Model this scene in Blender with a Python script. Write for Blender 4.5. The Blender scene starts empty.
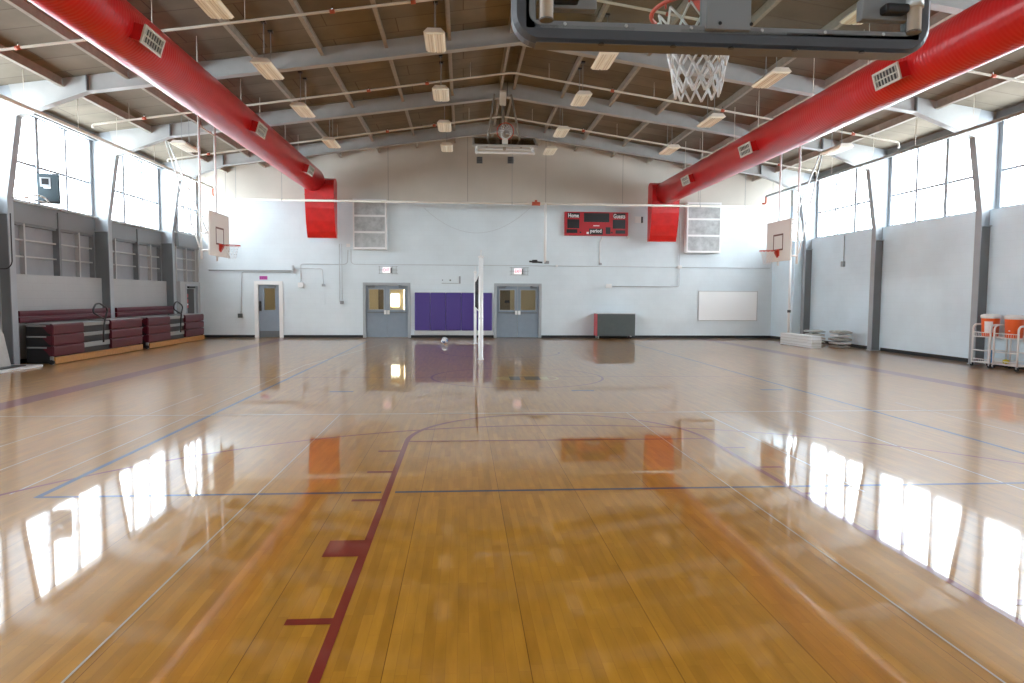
import bpy, bmesh, math, random
from mathutils import Vector, Matrix
random.seed(7)
S = bpy.context.scene
COL = S.collection
PI = math.pi
# ------------------------------------------------------------------ camera
FPX, EYE = 693.0, 1.74
YAW, PITCH, ROLL = math.atan(49/693), math.atan(45.5/693), 0.0052
fwd = Vector((math.sin(YAW)*math.cos(PITCH), math.cos(YAW)*math.cos(PITCH), -math.sin(PITCH)))
r0 = Vector((math.cos(YAW), -math.sin(YAW), 0)); u0 = r0.cross(fwd)
rgt = r0*math.cos(ROLL) + u0*math.sin(ROLL); upv = u0*math.cos(ROLL) - r0*math.sin(ROLL)
cam = bpy.data.cameras.new('camera'); cam_o = bpy.data.objects.new('camera', cam); COL.objects.link(cam_o)
M4 = Matrix.Identity(4)
for i in range(3):
    M4[i][0], M4[i][1], M4[i][2] = rgt[i], upv[i], -fwd[i]
M4[2][3] = EYE
cam_o.matrix_world = M4
cam.sensor_width = 36; cam.lens = FPX*36/1024; cam.clip_start = 0.05; cam.clip_end = 200
S.camera = cam_o
YW = 28.8                                   # inner face of the far wall
def wpt(px, py, Y=YW):                      # measured photo point -> (x, z) on a plane of depth Y
    v = fwd + rgt*((px-512)/FPX) + upv*((341.5-py)/FPX)
    t = Y/v.y
    return v.x*t, EYE+v.z*t

# ------------------------------------------------------------------ materials
def srgb(r, g, b):
    f = lambda c: ((c/255)/12.92 if c/255 <= .04045 else ((c/255+.055)/1.055)**2.4)
    return (f(r), f(g), f(b), 1)
def mat(name, col, rough=.5, metal=0, noise=0, nscale=6, bump=0, bscale=60, coat=0, emit=0, emitcol=None, spec=.5):
    m = bpy.data.materials.new(name); m.use_nodes = True
    n, l = m.node_tree.nodes, m.node_tree.links
    b = n['Principled BSDF']
    b.inputs['Base Color'].default_value = col
    b.inputs['Roughness'].default_value = rough; b.inputs['Metallic'].default_value = metal
    b.inputs['Specular IOR Level'].default_value = spec
    b.inputs['Coat Weight'].default_value = coat
    tc = n.new('ShaderNodeTexCoord')
    if noise:
        t = n.new('ShaderNodeTexNoise'); t.inputs['Scale'].default_value = nscale; t.inputs['Detail'].default_value = 4
        l.new(tc.outputs['Object'], t.inputs['Vector'])
        r = n.new('ShaderNodeMapRange'); r.inputs[1].default_value = .3; r.inputs[2].default_value = .7
        r.inputs[3].default_value = 1-noise; r.inputs[4].default_value = 1+noise
        l.new(t.outputs['Fac'], r.inputs[0])
        h = n.new('ShaderNodeMix'); h.data_type = 'RGBA'; h.blend_type = 'MULTIPLY'; h.inputs[0].default_value = 1
        h.inputs[6].default_value = col; l.new(r.outputs[0], h.inputs[7]); l.new(h.outputs[2], b.inputs['Base Color'])
    if bump:
        t2 = n.new('ShaderNodeTexNoise'); t2.inputs['Scale'].default_value = bscale
        l.new(tc.outputs['Object'], t2.inputs['Vector'])
        bp = n.new('ShaderNodeBump'); bp.inputs['Strength'].default_value = bump; bp.inputs['Distance'].default_value = .01
        l.new(t2.outputs['Fac'], bp.inputs['Height']); l.new(bp.outputs[0], b.inputs['Normal'])
    if emit:
        b.inputs['Emission Color'].default_value = emitcol or col; b.inputs['Emission Strength'].default_value = emit
    return m

def block_wall_mat(name, lower, upper=None, zsplit=5.6, bw=.4, bh=.2, seam=3.22, mort=.95):
    m = bpy.data.materials.new(name); m.use_nodes = True
    n, l = m.node_tree.nodes, m.node_tree.links
    b = n['Principled BSDF']; b.inputs['Roughness'].default_value = .45; b.inputs['Specular IOR Level'].default_value = .35
    tc = n.new('ShaderNodeTexCoord'); sx = n.new('ShaderNodeSeparateXYZ'); l.new(tc.outputs['Object'], sx.inputs[0])
    ad = n.new('ShaderNodeMath'); ad.operation = 'ADD'; l.new(sx.outputs[0], ad.inputs[0]); l.new(sx.outputs[1], ad.inputs[1])
    cb = n.new('ShaderNodeCombineXYZ'); l.new(ad.outputs[0], cb.inputs[0]); l.new(sx.outputs[2], cb.inputs[1])
    br = n.new('ShaderNodeTexBrick'); l.new(cb.outputs[0], br.inputs['Vector'])
    br.inputs['Scale'].default_value = 1; br.inputs['Brick Width'].default_value = bw; br.inputs['Row Height'].default_value = bh
    br.inputs['Mortar Size'].default_value = .006; br.inputs['Mortar Smooth'].default_value = .6
    br.inputs['Color1'].default_value = lower
    br.inputs['Color2'].default_value = tuple(c*.985 for c in lower[:3])+(1,)
    br.inputs['Mortar'].default_value = tuple(c*mort for c in lower[:3])+(1,)
    nz = n.new('ShaderNodeTexNoise'); nz.inputs['Scale'].default_value = .7; nz.inputs['Detail'].default_value = 5
    l.new(tc.outputs['Object'], nz.inputs['Vector'])
    mr = n.new('ShaderNodeMapRange'); mr.inputs[1].default_value = .3; mr.inputs[2].default_value = .7; mr.inputs[3].default_value = .94; mr.inputs[4].default_value = 1.05
    l.new(nz.outputs['Fac'], mr.inputs[0])
    mu = n.new('ShaderNodeMix'); mu.data_type = 'RGBA'; mu.blend_type = 'MULTIPLY'; mu.inputs[0].default_value = 1
    l.new(mr.outputs[0], mu.inputs[7])
    bp = n.new('ShaderNodeBump'); bp.inputs['Strength'].default_value = .35; bp.inputs['Distance'].default_value = .01; bp.invert = True
    l.new(br.outputs['Fac'], bp.inputs['Height'])
    if upper:
        b2 = n.new('ShaderNodeTexBrick'); l.new(cb.outputs[0], b2.inputs['Vector']); b2.offset = 0
        b2.inputs['Scale'].default_value = 1; b2.inputs['Brick Width'].default_value = seam; b2.inputs['Row Height'].default_value = 40
        b2.inputs['Mortar Size'].default_value = .012
        b2.inputs['Color1'].default_value = upper; b2.inputs['Color2'].default_value = upper; b2.inputs['Mortar'].default_value = tuple(c*.6 for c in upper[:3])+(1,)
        gt = n.new('ShaderNodeMath'); gt.operation = 'GREATER_THAN'; gt.inputs[1].default_value = zsplit; l.new(sx.outputs[2], gt.inputs[0])
        mx = n.new('ShaderNodeMix'); mx.data_type = 'RGBA'; l.new(gt.outputs[0], mx.inputs[0])
        l.new(br.outputs['Color'], mx.inputs[6]); l.new(b2.outputs['Color'], mx.inputs[7]); l.new(mx.outputs[2], mu.inputs[6])
        sb = n.new('ShaderNodeMath'); sb.operation = 'MULTIPLY'; inv = n.new('ShaderNodeMath'); inv.operation = 'SUBTRACT'; inv.inputs[0].default_value = 1
        l.new(gt.outputs[0], inv.inputs[1]); l.new(inv.outputs[0], sb.inputs[0]); sb.inputs[1].default_value = .22; l.new(sb.outputs[0], bp.inputs['Strength'])
    else:
        l.new(br.outputs['Color'], mu.inputs[6])
    l.new(mu.outputs[2], b.inputs['Base Color']); l.new(bp.outputs[0], b.inputs['Normal'])
    return m

def floor_mat(name, tint=None):
    m = bpy.data.materials.new(name); m.use_nodes = True
    n, l = m.node_tree.nodes, m.node_tree.links
    n.remove(n['Principled BSDF'])
    df = n.new('ShaderNodeBsdfDiffuse'); g1 = n.new('ShaderNodeBsdfGlossy'); g2 = n.new('ShaderNodeBsdfGlossy'); g2.inputs['Roughness'].default_value = .30
    lw = n.new('ShaderNodeLayerWeight'); lw.inputs[0].default_value = .5
    pw = n.new('ShaderNodeMath'); pw.operation = 'POWER'; pw.inputs[1].default_value = 3.4; l.new(lw.outputs['Facing'], pw.inputs[0])
    fr = n.new('ShaderNodeMapRange'); fr.inputs[3].default_value = .03; fr.inputs[4].default_value = 1; l.new(pw.outputs[0], fr.inputs[0])
    mg = n.new('ShaderNodeMixShader'); mg.inputs[0].default_value = .26; l.new(g1.outputs[0], mg.inputs[1]); l.new(g2.outputs[0], mg.inputs[2])
    mm = n.new('ShaderNodeMixShader'); l.new(fr.outputs[0], mm.inputs[0]); l.new(df.outputs[0], mm.inputs[1]); l.new(mg.outputs[0], mm.inputs[2])
    l.new(mm.outputs[0], n['Material Output'].inputs[0])
    tc = n.new('ShaderNodeTexCoord'); sx = n.new('ShaderNodeSeparateXYZ'); l.new(tc.outputs['Object'], sx.inputs[0])
    sh = n.new('ShaderNodeMath'); sh.operation = 'ADD'; sh.inputs[1].default_value = .37+.6864*40; l.new(sx.outputs[0], sh.inputs[0])
    cb = n.new('ShaderNodeCombineXYZ'); l.new(sx.outputs[1], cb.inputs[0]); l.new(sh.outputs[0], cb.inputs[1])
    def brick(w, h, mort, off=.37):
        t = n.new('ShaderNodeTexBrick'); l.new(cb.outputs[0], t.inputs['Vector']); t.offset = off; t.offset_frequency = 2; t.squash = 1
        t.inputs['Scale'].default_value = 1; t.inputs['Brick Width'].default_value = w; t.inputs['Row Height'].default_value = h
        t.inputs['Mortar Size'].default_value = mort; t.inputs['Mortar Smooth'].default_value = .2; t.inputs['Bias'].default_value = 0
        return t
    t1 = brick(.62, .0572, .0006)
    t1.inputs['Color1'].default_value = (.51, .237, .026, 1); t1.inputs['Color2'].default_value = (.44, .196, .020, 1)
    t1.inputs['Mortar'].default_value = (.30, .125, .022, 1)
    t2 = brick(.93, .0572, 0, .61)
    t2.inputs['Color1'].default_value = (1.07, 1.07, 1.07, 1); t2.inputs['Color2'].default_value = (.93, .92, .91, 1); t2.inputs['Mortar'].default_value = (1, 1, 1, 1)
    t3 = brick(90, .6864, .0024, 0)
    t3.inputs['Color1'].default_value = (1, 1, 1, 1); t3.inputs['Color2'].default_value = (1, 1, 1, 1); t3.inputs['Mortar'].default_value = (.45, .4, .35, 1)
    g = n.new('ShaderNodeTexNoise'); g.inputs['Scale'].default_value = 1; g.inputs['Detail'].default_value = 6
    mp = n.new('ShaderNodeMapping'); mp.inputs['Scale'].default_value = (14, 2.2, 1); l.new(tc.outputs['Object'], mp.inputs[0]); l.new(mp.outputs[0], g.inputs['Vector'])
    gr = n.new('ShaderNodeMapRange'); gr.inputs[1].default_value = .3; gr.inputs[2].default_value = .7; gr.inputs[3].default_value = .86; gr.inputs[4].default_value = 1.12; l.new(g.outputs['Fac'], gr.inputs[0])
    def mul(a, c):
        x = n.new('ShaderNodeMix'); x.data_type = 'RGBA'; x.blend_type = 'MULTIPLY'; x.inputs[0].default_value = 1
        l.new(a, x.inputs[6]); l.new(c, x.inputs[7]); return x.outputs[2]
    out = mul(mul(mul(t1.outputs['Color'], t2.outputs['Color']), t3.outputs['Color']), gr.outputs[0])
    if tint:
        x = n.new('ShaderNodeMix'); x.data_type = 'RGBA'; x.inputs[0].default_value = .93; l.new(out, x.inputs[6]); x.inputs[7].default_value = tint; out = x.outputs[2]
    l.new(out, df.inputs[0])
    # worn lacquer: patchy roughness and a very slight ripple from board to board
    w = n.new('ShaderNodeTexNoise'); w.inputs['Scale'].default_value = .9; w.inputs['Detail'].default_value = 8; l.new(tc.outputs['Object'], w.inputs['Vector'])
    wr = n.new('ShaderNodeMapRange'); wr.inputs[1].default_value = .35; wr.inputs[2].default_value = .7; wr.inputs[3].default_value = ROUGH0; wr.inputs[4].default_value = ROUGH1; l.new(w.outputs['Fac'], wr.inputs[0])
    l.new(wr.outputs[0], g1.inputs['Roughness'])
    rp = n.new('ShaderNodeTexNoise'); rp.inputs['Scale'].default_value = 1; rp.inputs['Detail'].default_value = 2
    mp2 = n.new('ShaderNodeMapping'); mp2.inputs['Scale'].default_value = (7, 1.5, 1); l.new(tc.outputs['Object'], mp2.inputs[0]); l.new(mp2.outputs[0], rp.inputs['Vector'])
    bp = n.new('ShaderNodeBump'); bp.inputs['Strength'].default_value = .02; bp.inputs['Distance'].default_value = .002; l.new(rp.outputs['Fac'], bp.inputs['Height'])
    bp2 = n.new('ShaderNodeBump'); bp2.inputs['Strength'].default_value = .008; bp2.inputs['Distance'].default_value = .001; bp2.invert = True
    l.new(t1.outputs['Fac'], bp2.inputs['Height']); l.new(bp.outputs[0], bp2.inputs['Normal']); 
    for q in (df, g1, g2): l.new(bp2.outputs[0], q.inputs['Normal'])
    return m
ROUGH0, ROUGH1 = .02, .06

def deck_mat():
    m = bpy.data.materials.new('wood_fibre_roof_deck'); m.use_nodes = True
    n, l = m.node_tree.nodes, m.node_tree.links
    b = n['Principled BSDF']; b.inputs['Roughness'].default_value = .9; b.inputs['Specular IOR Level'].default_value = .1
    tc = n.new('ShaderNodeTexCoord'); sx = n.new('ShaderNodeSeparateXYZ'); l.new(tc.outputs['Object'], sx.inputs[0])
    cb = n.new('ShaderNodeCombineXYZ'); l.new(sx.outputs[0], cb.inputs[0]); l.new(sx.outputs[1], cb.inputs[1])
    t = n.new('ShaderNodeTexBrick'); l.new(cb.outputs[0], t.inputs['Vector']); t.offset = .5
    t.inputs['Scale'].default_value = 1; t.inputs['Brick Width'].default_value = 3.05; t.inputs['Row Height'].default_value = .81; t.inputs['Mortar Size'].default_value = .012
    t.inputs['Color1'].default_value = (.235, .205, .16, 1); t.inputs['Color2'].default_value = (.20, .17, .132, 1); t.inputs['Mortar'].default_value = (.13, .11, .09, 1)
    z = n.new('ShaderNodeTexNoise'); z.inputs['Scale'].default_value = 1.1; z.inputs['Detail'].default_value = 6; l.new(tc.outputs['Object'], z.inputs['Vector'])
    r = n.new('ShaderNodeMapRange'); r.inputs[1].default_value = .3; r.inputs[2].default_value = .7; r.inputs[3].default_value = .82; r.inputs[4].default_value = 1.12; l.new(z.outputs['Fac'], r.inputs[0])
    x = n.new('ShaderNodeMix'); x.data_type = 'RGBA'; x.blend_type = 'MULTIPLY'; x.inputs[0].default_value = 1
    l.new(t.outputs['Color'], x.inputs[6]); l.new(r.outputs[0], x.inputs[7]); l.new(x.outputs[2], b.inputs['Base Color'])
    return m

def ribbed_mat(name, col, rough):           # spiral-wound painted duct: fine ribs along y
    m = mat(name, col, rough, noise=.06, nscale=2)
    n, l = m.node_tree.nodes, m.node_tree.links
    tc = n.new('ShaderNodeTexCoord'); w = n.new('ShaderNodeTexWave'); w.bands_direction = 'Y'; w.inputs['Scale'].default_value = 3.6; w.inputs['Distortion'].default_value = 0
    l.new(tc.outputs['Object'], w.inputs['Vector'])
    bp = n.new('ShaderNodeBump'); bp.inputs['Strength'].default_value = .35; bp.inputs['Distance'].default_value = .008
    l.new(w.outputs['Fac'], bp.inputs['Height']); l.new(bp.outputs[0], n['Principled BSDF'].inputs['Normal'])
    return m

def glass_mat(name, col=(1, 1, 1, 1), refl=.12):
    m = bpy.data.materials.new(name); m.use_nodes = True
    n, l = m.node_tree.nodes, m.node_tree.links
    n.remove(n['Principled BSDF'])
    t = n.new('ShaderNodeBsdfTransparent'); t.inputs[0].default_value = col
    g = n.new('ShaderNodeBsdfGlossy'); g.inputs['Roughness'].default_value = .02
    f = n.new('ShaderNodeFresnel'); f.inputs[0].default_value = 1.45
    mx = n.new('ShaderNodeMixShader'); l.new(f.outputs[0], mx.inputs[0]); l.new(t.outputs[0], mx.inputs[1]); l.new(g.outputs[0], mx.inputs[2])
    l.new(mx.outputs[0], n['Material Output'].inputs[0])
    return m

WIN = 7.0
G = {}
G['wall_back'] = block_wall_mat('painted_block_far_wall', (.68, .755, .79, 1), (.62, .58, .51, 1))
G['wall_side'] = block_wall_mat('painted_block_side_wall', (.68, .81, .885, 1))
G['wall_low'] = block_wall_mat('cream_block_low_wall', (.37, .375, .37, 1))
G['floor'] = floor_mat('maple_strip_floor')
G['line_red'] = floor_mat('dark_red_court_paint', (.21, .016, .018, 1))
G['line_blue'] = floor_mat('navy_court_paint', (.035, .055, .13, 1))
G['line_sky'] = floor_mat('blue_court_paint', (.035, .085, .20, 1))
G['line_white'] = floor_mat('white_court_paint', (.62, .56, .45, 1))
G['line_gold'] = floor_mat('gold_court_paint', (.62, .45, .13, 1))
G['line_black'] = floor_mat('black_court_paint', (.03, .03, .035, 1))
G['deck'] = deck_mat()
G['steel'] = mat('grey_painted_steel', (.43, .435, .425, 1), .42, noise=.05, nscale=3)
G['steel_dark'] = mat('dark_grey_painted_steel', (.17, .185, .195, 1), .45, noise=.06)
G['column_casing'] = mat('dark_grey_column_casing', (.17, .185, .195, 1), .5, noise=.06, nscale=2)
G['column_paint'] = mat('blue_grey_column_paint', (.33, .36, .385, 1), .45, noise=.05, nscale=3)
G['purlin'] = mat('tan_painted_purlin', (.36, .32, .265, 1), .6, noise=.1)
G['pipe'] = mat('cream_painted_pipe', (.66, .62, .54, 1), .4)
G['pipe_grey'] = mat('grey_painted_conduit', (.30, .32, .33, 1), .45)
G['conduit'] = mat('wall_coloured_conduit', (.50, .53, .55, 1), .45)
G['white_paint'] = mat('white_gloss_paint', (.80, .80, .79, 1), .3)
G['baseboard'] = mat('black_rubber_baseboard', (.007, .010, .013, 1), .45)
G['duct'] = ribbed_mat('red_painted_duct', (.60, .014, .016, 1), .3)
G['duct_flat'] = mat('red_painted_sheet_metal', (.56, .013, .014, 1), .3, noise=.12, nscale=4, bump=.25, bscale=3)
G['grille'] = mat('cream_metal_grille', (.62, .60, .54, 1), .4)
G['grille_dark'] = mat('dark_grille_gap', (.05, .05, .05, 1), .6)
G['pane'] = mat('bright_frosted_glazing', (.8, .8, .8, 1), .3, emit=WIN, emitcol=(.83, .93, 1, 1))
G['mullion'] = mat('grey_window_steel', (.33, .36, .39, 1), .45)
G['lens'] = mat('cream_light_lens', (.80, .75, .62, 1), .35, emit=.07, emitcol=(1, .92, .74, 1))
G['lens_rib'] = mat('shaded_lens_rib', (.62, .54, .40, 1), .45)
G['lamp_body'] = mat('white_fixture_body', (.74, .71, .63, 1), .4)
G['maroon'] = mat('maroon_plastic', (.080, .006, .015, 1), .4, noise=.08, nscale=9)
G['bleach_steel'] = mat('galvanised_step_metal', (.30, .32, .32, 1), .4, .3)
G['black_metal'] = mat('black_metal', (.012, .012, .013, 1), .4)
G['wood'] = mat('varnished_wood_board', (.42, .19, .045, 1), .3, noise=.12, nscale=12)
G['door'] = mat('blue_grey_door_paint', (.235, .285, .335, 1), .4, noise=.03)
G['door_frame'] = mat('grey_door_frame_paint', (.36, .39, .41, 1), .4)
G['door_kick'] = mat('scuffed_grey_kick_plate', (.13, .14, .15, 1), .4)
G['chrome'] = mat('chrome', (.75, .75, .75, 1), .18, 1)
G['galv'] = mat('galvanised_pipe', (.62, .64, .65, 1), .35, .4)
G['glass'] = glass_mat('clear_glass', (.90, .95, .93, 1))
G['door_glass'] = glass_mat('door_glass', (.93, .90, .80, 1))
G['purple'] = mat('purple_vinyl_pad', (.075, .045, .235, 1), .38, bump=.08, bscale=9)
G['pad_edge'] = mat('pale_pad_backing', (.55, .56, .55, 1), .6)
G['score_red'] = mat('scoreboard_red', (.45, .012, .02, 1), .4)
G['score_black'] = mat('scoreboard_black', (.008, .008, .009, 1), .3)
G['white_text'] = mat('white_lettering', (.85, .85, .85, 1), .5)
G['exit_face'] = mat('exit_sign_face', (.85, .80, .80, 1), .4, emit=.35, emitcol=(1, .9, .9, 1))
G['exit_red'] = mat('exit_sign_lettering', (.85, .12, .2, 1), .4, emit=.35, emitcol=(1, .25, .38, 1))
G['magenta'] = mat('magenta_sign', (.50, .08, .36, 1), .5)
G['magenta_dark'] = mat('dark_magenta_lettering', (.30, .04, .22, 1), .5)
G['whiteboard'] = mat('whiteboard_face', (.88, .90, .90, 1), .3)
G['alu'] = mat('aluminium_trim', (.55, .56, .57, 1), .35, .8)
G['box_grey'] = mat('dark_grey_green_panel', (.068, .085, .085, 1), .5, noise=.06)
G['box_red'] = mat('red_cabinet_side', (.50, .06, .07, 1), .45)
G['rim'] = mat('orange_red_rim', (.60, .045, .02, 1), .32)
G['net'] = mat('white_net_cord', (.82, .83, .84, 1), .6)
G['net_black'] = mat('black_net_cord', (.012, .012, .014, 1), .7)
G['pad_grey'] = mat('charcoal_edge_padding', (.075, .080, .092, 1), .45, bump=.05)
G['frame_grey'] = mat('grey_backboard_frame', (.24, .25, .26, 1), .4)
G['pad_tan'] = mat('underside_padding_lip', (.14, .13, .12, 1), .5)
G['board_white'] = mat('white_backboard_paint', (.76, .72, .66, 1), .4)
G['board_line'] = mat('brown_target_line', (.16, .07, .05, 1), .5)
G['speaker'] = mat('dark_grey_speaker_box', (.035, .055, .065, 1), .5)
G['mat_white'] = mat('white_vinyl_mat', (.74, .77, .78, 1), .35)
G['mat_grey'] = mat('grey_weathered_board', (.45, .45, .43, 1), .5, noise=.08)
G['bundle'] = mat('silver_grey_sheeting', (.42, .43, .40, 1), .35, .25, noise=.25, nscale=9)
G['bundle_dark'] = mat('dark_gap_sheeting', (.09, .09, .085, 1), .6)
G['cooler'] = mat('orange_cooler_plastic', (.78, .12, .025, 1), .35)
G['cooler_white'] = mat('white_cooler_plastic', (.80, .80, .80, 1), .35)
G['ball_white'] = mat('white_ball_leather', (.80, .80, .80, 1), .4)
G['ball_blue'] = mat('blue_ball_leather', (.05, .12, .30, 1), .4)
G['yellow'] = mat('yellow_ball_rubber', (.60, .52, .03, 1), .45)
G['blue'] = mat('blue_bottle_plastic', (.02, .22, .50, 1), .35)
G['rubber'] = mat('black_caster_rubber', (.014, .014, .016, 1), .6)
G['sprinkler_red'] = mat('orange_pipe_coupling', (.50, .10, .05, 1), .5)
G['hall_wall'] = mat('cream_corridor_paint', (.60, .52, .38, 1), .6)
G['hall_dark'] = mat('brown_corridor_door', (.15, .11, .07, 1), .5)
G['hall_light'] = mat('corridor_lamp_and_window', (.9, .9, .85, 1), .4, emit=6.0, emitcol=(1, .97, .88, 1))
G['panel_dark'] = mat('grey_panel_infill', (.27, .28, .29, 1), .5, noise=.08, nscale=2)
G['panel_band'] = mat('grey_sill_band', (.19, .20, .205, 1), .45)
G['mesh_panel'] = mat('white_dusty_filter', (.42, .44, .44, 1), .6, noise=.22, nscale=5)
G['glue'] = mat('clear_tube_blue', (.02, .10, .35, 1), .4)

# ------------------------------------------------------------------ mesh helpers
class B:
    """collects shapes; .done() links them as one mesh object"""
    def __init__(s): s.bm = bmesh.new(); s.mats = []
    def mi(s, m):
        m = G[m]
        if m not in s.mats: s.mats.append(m)
        return s.mats.index(m)
    def _fin(s, geom_faces, m):
        i = s.mi(m)
        for f in geom_faces: f.material_index = i
    def box(s, a, b, m, bev=0):
        x0, y0, z0 = [min(a[i], b[i]) for i in range(3)]; x1, y1, z1 = [max(a[i], b[i]) for i in range(3)]
        v = [s.bm.verts.new(p) for p in ((x0,y0,z0),(x1,y0,z0),(x1,y1,z0),(x0,y1,z0),(x0,y0,z1),(x1,y0,z1),(x1,y1,z1),(x0,y1,z1))]
        fs = [s.bm.faces.new([v[i] for i in q]) for q in ((0,3,2,1),(4,5,6,7),(0,1,5,4),(1,2,6,5),(2,3,7,6),(3,0,4,7))]
        s._fin(fs, m)
        if bev:
            es = list({e for f in fs for e in f.edges})
            r = bmesh.ops.bevel(s.bm, geom=es, offset=bev, segments=2, affect='EDGES', profile=.5)
            s._fin(r['faces'], m)
        return s
    def quad(s, pts, m):
        f = s.bm.faces.new([s.bm.verts.new(p) for p in pts]); s._fin([f], m); return s
    def prism(s, poly, axis, a, b, m):
        """polygon in the two other axes (in x,y,z order) extruded along axis from a to b"""
        def mk(p, t):
            q = list(p); q.insert(axis, t); return s.bm.verts.new(q)
        va = [mk(p, a) for p in poly]; vb = [mk(p, b) for p in poly]; n = len(poly)
        fs = [s.bm.faces.new(va), s.bm.faces.new(vb[::-1])]
        for i in range(n): fs.append(s.bm.faces.new((va[i], vb[i], vb[(i+1) % n], va[(i+1) % n])))
        s._fin(fs, m); return s
    def tube(s, pts, r, m, seg=8, closed=False, smooth=True, radii=None):
        pts = [Vector(p) for p in pts]; n = len(pts); rings = []
        up = None
        for i, p in enumerate(pts):
            if closed: t = (pts[(i+1) % n]-pts[i-1])
            else: t = (pts[min(i+1, n-1)]-pts[max(i-1, 0)])
            t.normalize()
            if up is None: up = Vector((0, 0, 1)) if abs(t.z) < .9 else Vector((1, 0, 0))
            a = t.cross(up)
            if a.length < 1e-4: a = t.cross(Vector((0, 1, 0)))
            a.normalize(); bb = a.cross(t); up = bb
            rr = radii[i] if radii else r
            rings.append([s.bm.verts.new(p + a*math.cos(2*PI*k/seg)*rr + bb*math.sin(2*PI*k/seg)*rr) for k in range(seg)])
        fs = []
        for i in range(n if closed else n-1):
            A, C = rings[i], rings[(i+1) % n]
            for k in range(seg): fs.append(s.bm.faces.new((A[k], A[(k+1) % seg], C[(k+1) % seg], C[k])))
        for f in fs: f.smooth = smooth
        if not closed:
            fs.append(s.bm.faces.new(rings[0][::-1])); fs.append(s.bm.faces.new(rings[-1]))
        s._fin(fs, m); return s
    def lathe(s, c, prof, m, axis=2, seg=24, cap=True):
        rings = []
        for r, h in prof:
            ring = []
            for k in range(seg):
                q = [r*math.cos(2*PI*k/seg), r*math.sin(2*PI*k/seg)]; q.insert(axis, h)
                ring.append(s.bm.verts.new(Vector(c)+Vector(q)))
            rings.append(ring)
        fs = []
        for A, C in zip(rings, rings[1:]):
            for k in range(seg):
                f = s.bm.faces.new((A[k], A[(k+1) % seg], C[(k+1) % seg], C[k])); f.smooth = True; fs.append(f)
        if cap: fs.append(s.bm.faces.new(rings[0][::-1])); fs.append(s.bm.faces.new(rings[-1]))
        s._fin(fs, m); return s
    def text(s, txt, c, h, m, w=None, axis='xz', bold=.0):
        """flat raised lettering facing -y (axis xz), centred on c"""
        cu = bpy.data.curves.new('t', 'FONT'); cu.body = txt; cu.size = 1; cu.extrude = .02; cu.offset = bold; cu.align_x = 'CENTER'; cu.align_y = 'CENTER'; cu.resolution_u = 2
        o = bpy.data.objects.new('t', cu); COL.objects.link(o)
        dg = bpy.context.evaluated_depsgraph_get(); me = bpy.data.meshes.new_from_object(o.evaluated_get(dg))
        xs = [v.co.x for v in me.vertices]; ys = [v.co.y for v in me.vertices]
        cx, cy = (min(xs)+max(xs))/2, (min(ys)+max(ys))/2; sy = h/(max(ys)-min(ys)); sx = (w/(max(xs)-min(xs))) if w else sy
        off = len(s.bm.faces)
        vs = [s.bm.verts.new((c[0]+(v.co.x-cx)*sx, c[1]-v.co.z*.15, c[2]+(v.co.y-cy)*sy)) for v in me.vertices]
        fs = []
        for p in me.polygons:
            try: fs.append(s.bm.faces.new([vs[i] for i in p.vertices]))
            except ValueError: pass
        s._fin(fs, m)
        bpy.data.objects.remove(o); bpy.data.curves.remove(cu); bpy.data.meshes.remove(me)
        return s
    def rot(s, c, a):
        bmesh.ops.rotate(s.bm, verts=s.bm.verts, cent=c, matrix=Matrix.Rotation(a, 3, 'Y')); return s
    def done(s, name, parent=None, recalc=True):
        if recalc: bmesh.ops.recalc_face_normals(s.bm, faces=s.bm.faces)
        me = bpy.data.meshes.new(name); off = ORG.get(parent.name, Vector()) if parent else Vector()
        if off.length: bmesh.ops.translate(s.bm, verts=s.bm.verts, vec=-off)
        s.bm.to_mesh(me); s.bm.free()
        for m in s.mats: me.materials.append(m)
        o = bpy.data.objects.new(name, me); COL.objects.link(o)
        if parent: o.parent = parent; ORG[o.name] = off
        return o
ORG = {}
def tag(o, label=None, cat=None, group=None, kind=None):
    if label: o['label'] = label
    if cat: o['category'] = cat
    if group: o['group'] = group
    if kind: o['kind'] = kind
    return o
def thing(name, label, cat, loc=(0, 0, 0), group=None):
    o = bpy.data.objects.new(name, None); COL.objects.link(o); o.empty_display_size = .2
    o.location = loc; ORG[o.name] = Vector(loc)
    return tag(o, label, cat, group)
def solo(b, name, label, cat, group=None):
    """a thing that is one mesh, its origin moved to its base"""
    vs = b.bm.verts; c = Vector((sum(v.co.x for v in vs)/len(vs), sum(v.co.y for v in vs)/len(vs), min(v.co.z for v in vs)))
    bmesh.ops.translate(b.bm, verts=vs, vec=-c)
    o = b.done(name); o.location = c
    return tag(o, label, cat, group)
def struct(b, name, parent=None):
    o = b.done(name, parent)
    if not parent: o['kind'] = 'structure'
    return o
def dup(root, loc, label=None, group=None):
    r = root.copy(); COL.objects.link(r); r.location = loc
    if label: r['label'] = label
    if group: r['group'] = group
    for ch in list(root.children):
        c = ch.copy(); COL.objects.link(c); c.parent = r
        for g in ch.children:
            d = g.copy(); COL.objects.link(d); d.parent = c
    return r
def bend(pts, r=.12, n=5):
    """round the corners of a polyline"""
    pts = [Vector(p) for p in pts]; out = [pts[0]]
    for a, b, c in zip(pts, pts[1:], pts[2:]):
        d1 = (a-b); d2 = (c-b); k = min(r, d1.length*.45, d2.length*.45); p = b+d1.normalized()*k; q = b+d2.normalized()*k
        for i in range(n+1):
            t = i/n; out.append(p*(1-t)**2 + b*2*t*(1-t) + q*t*t)
    return out+[pts[-1]]
def arc(cx, cy, r, a0, a1, n=32):
    return [(cx+r*math.cos(a0+(a1-a0)*i/n), cy+r*math.sin(a0+(a1-a0)*i/n)) for i in range(n+1)]

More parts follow.
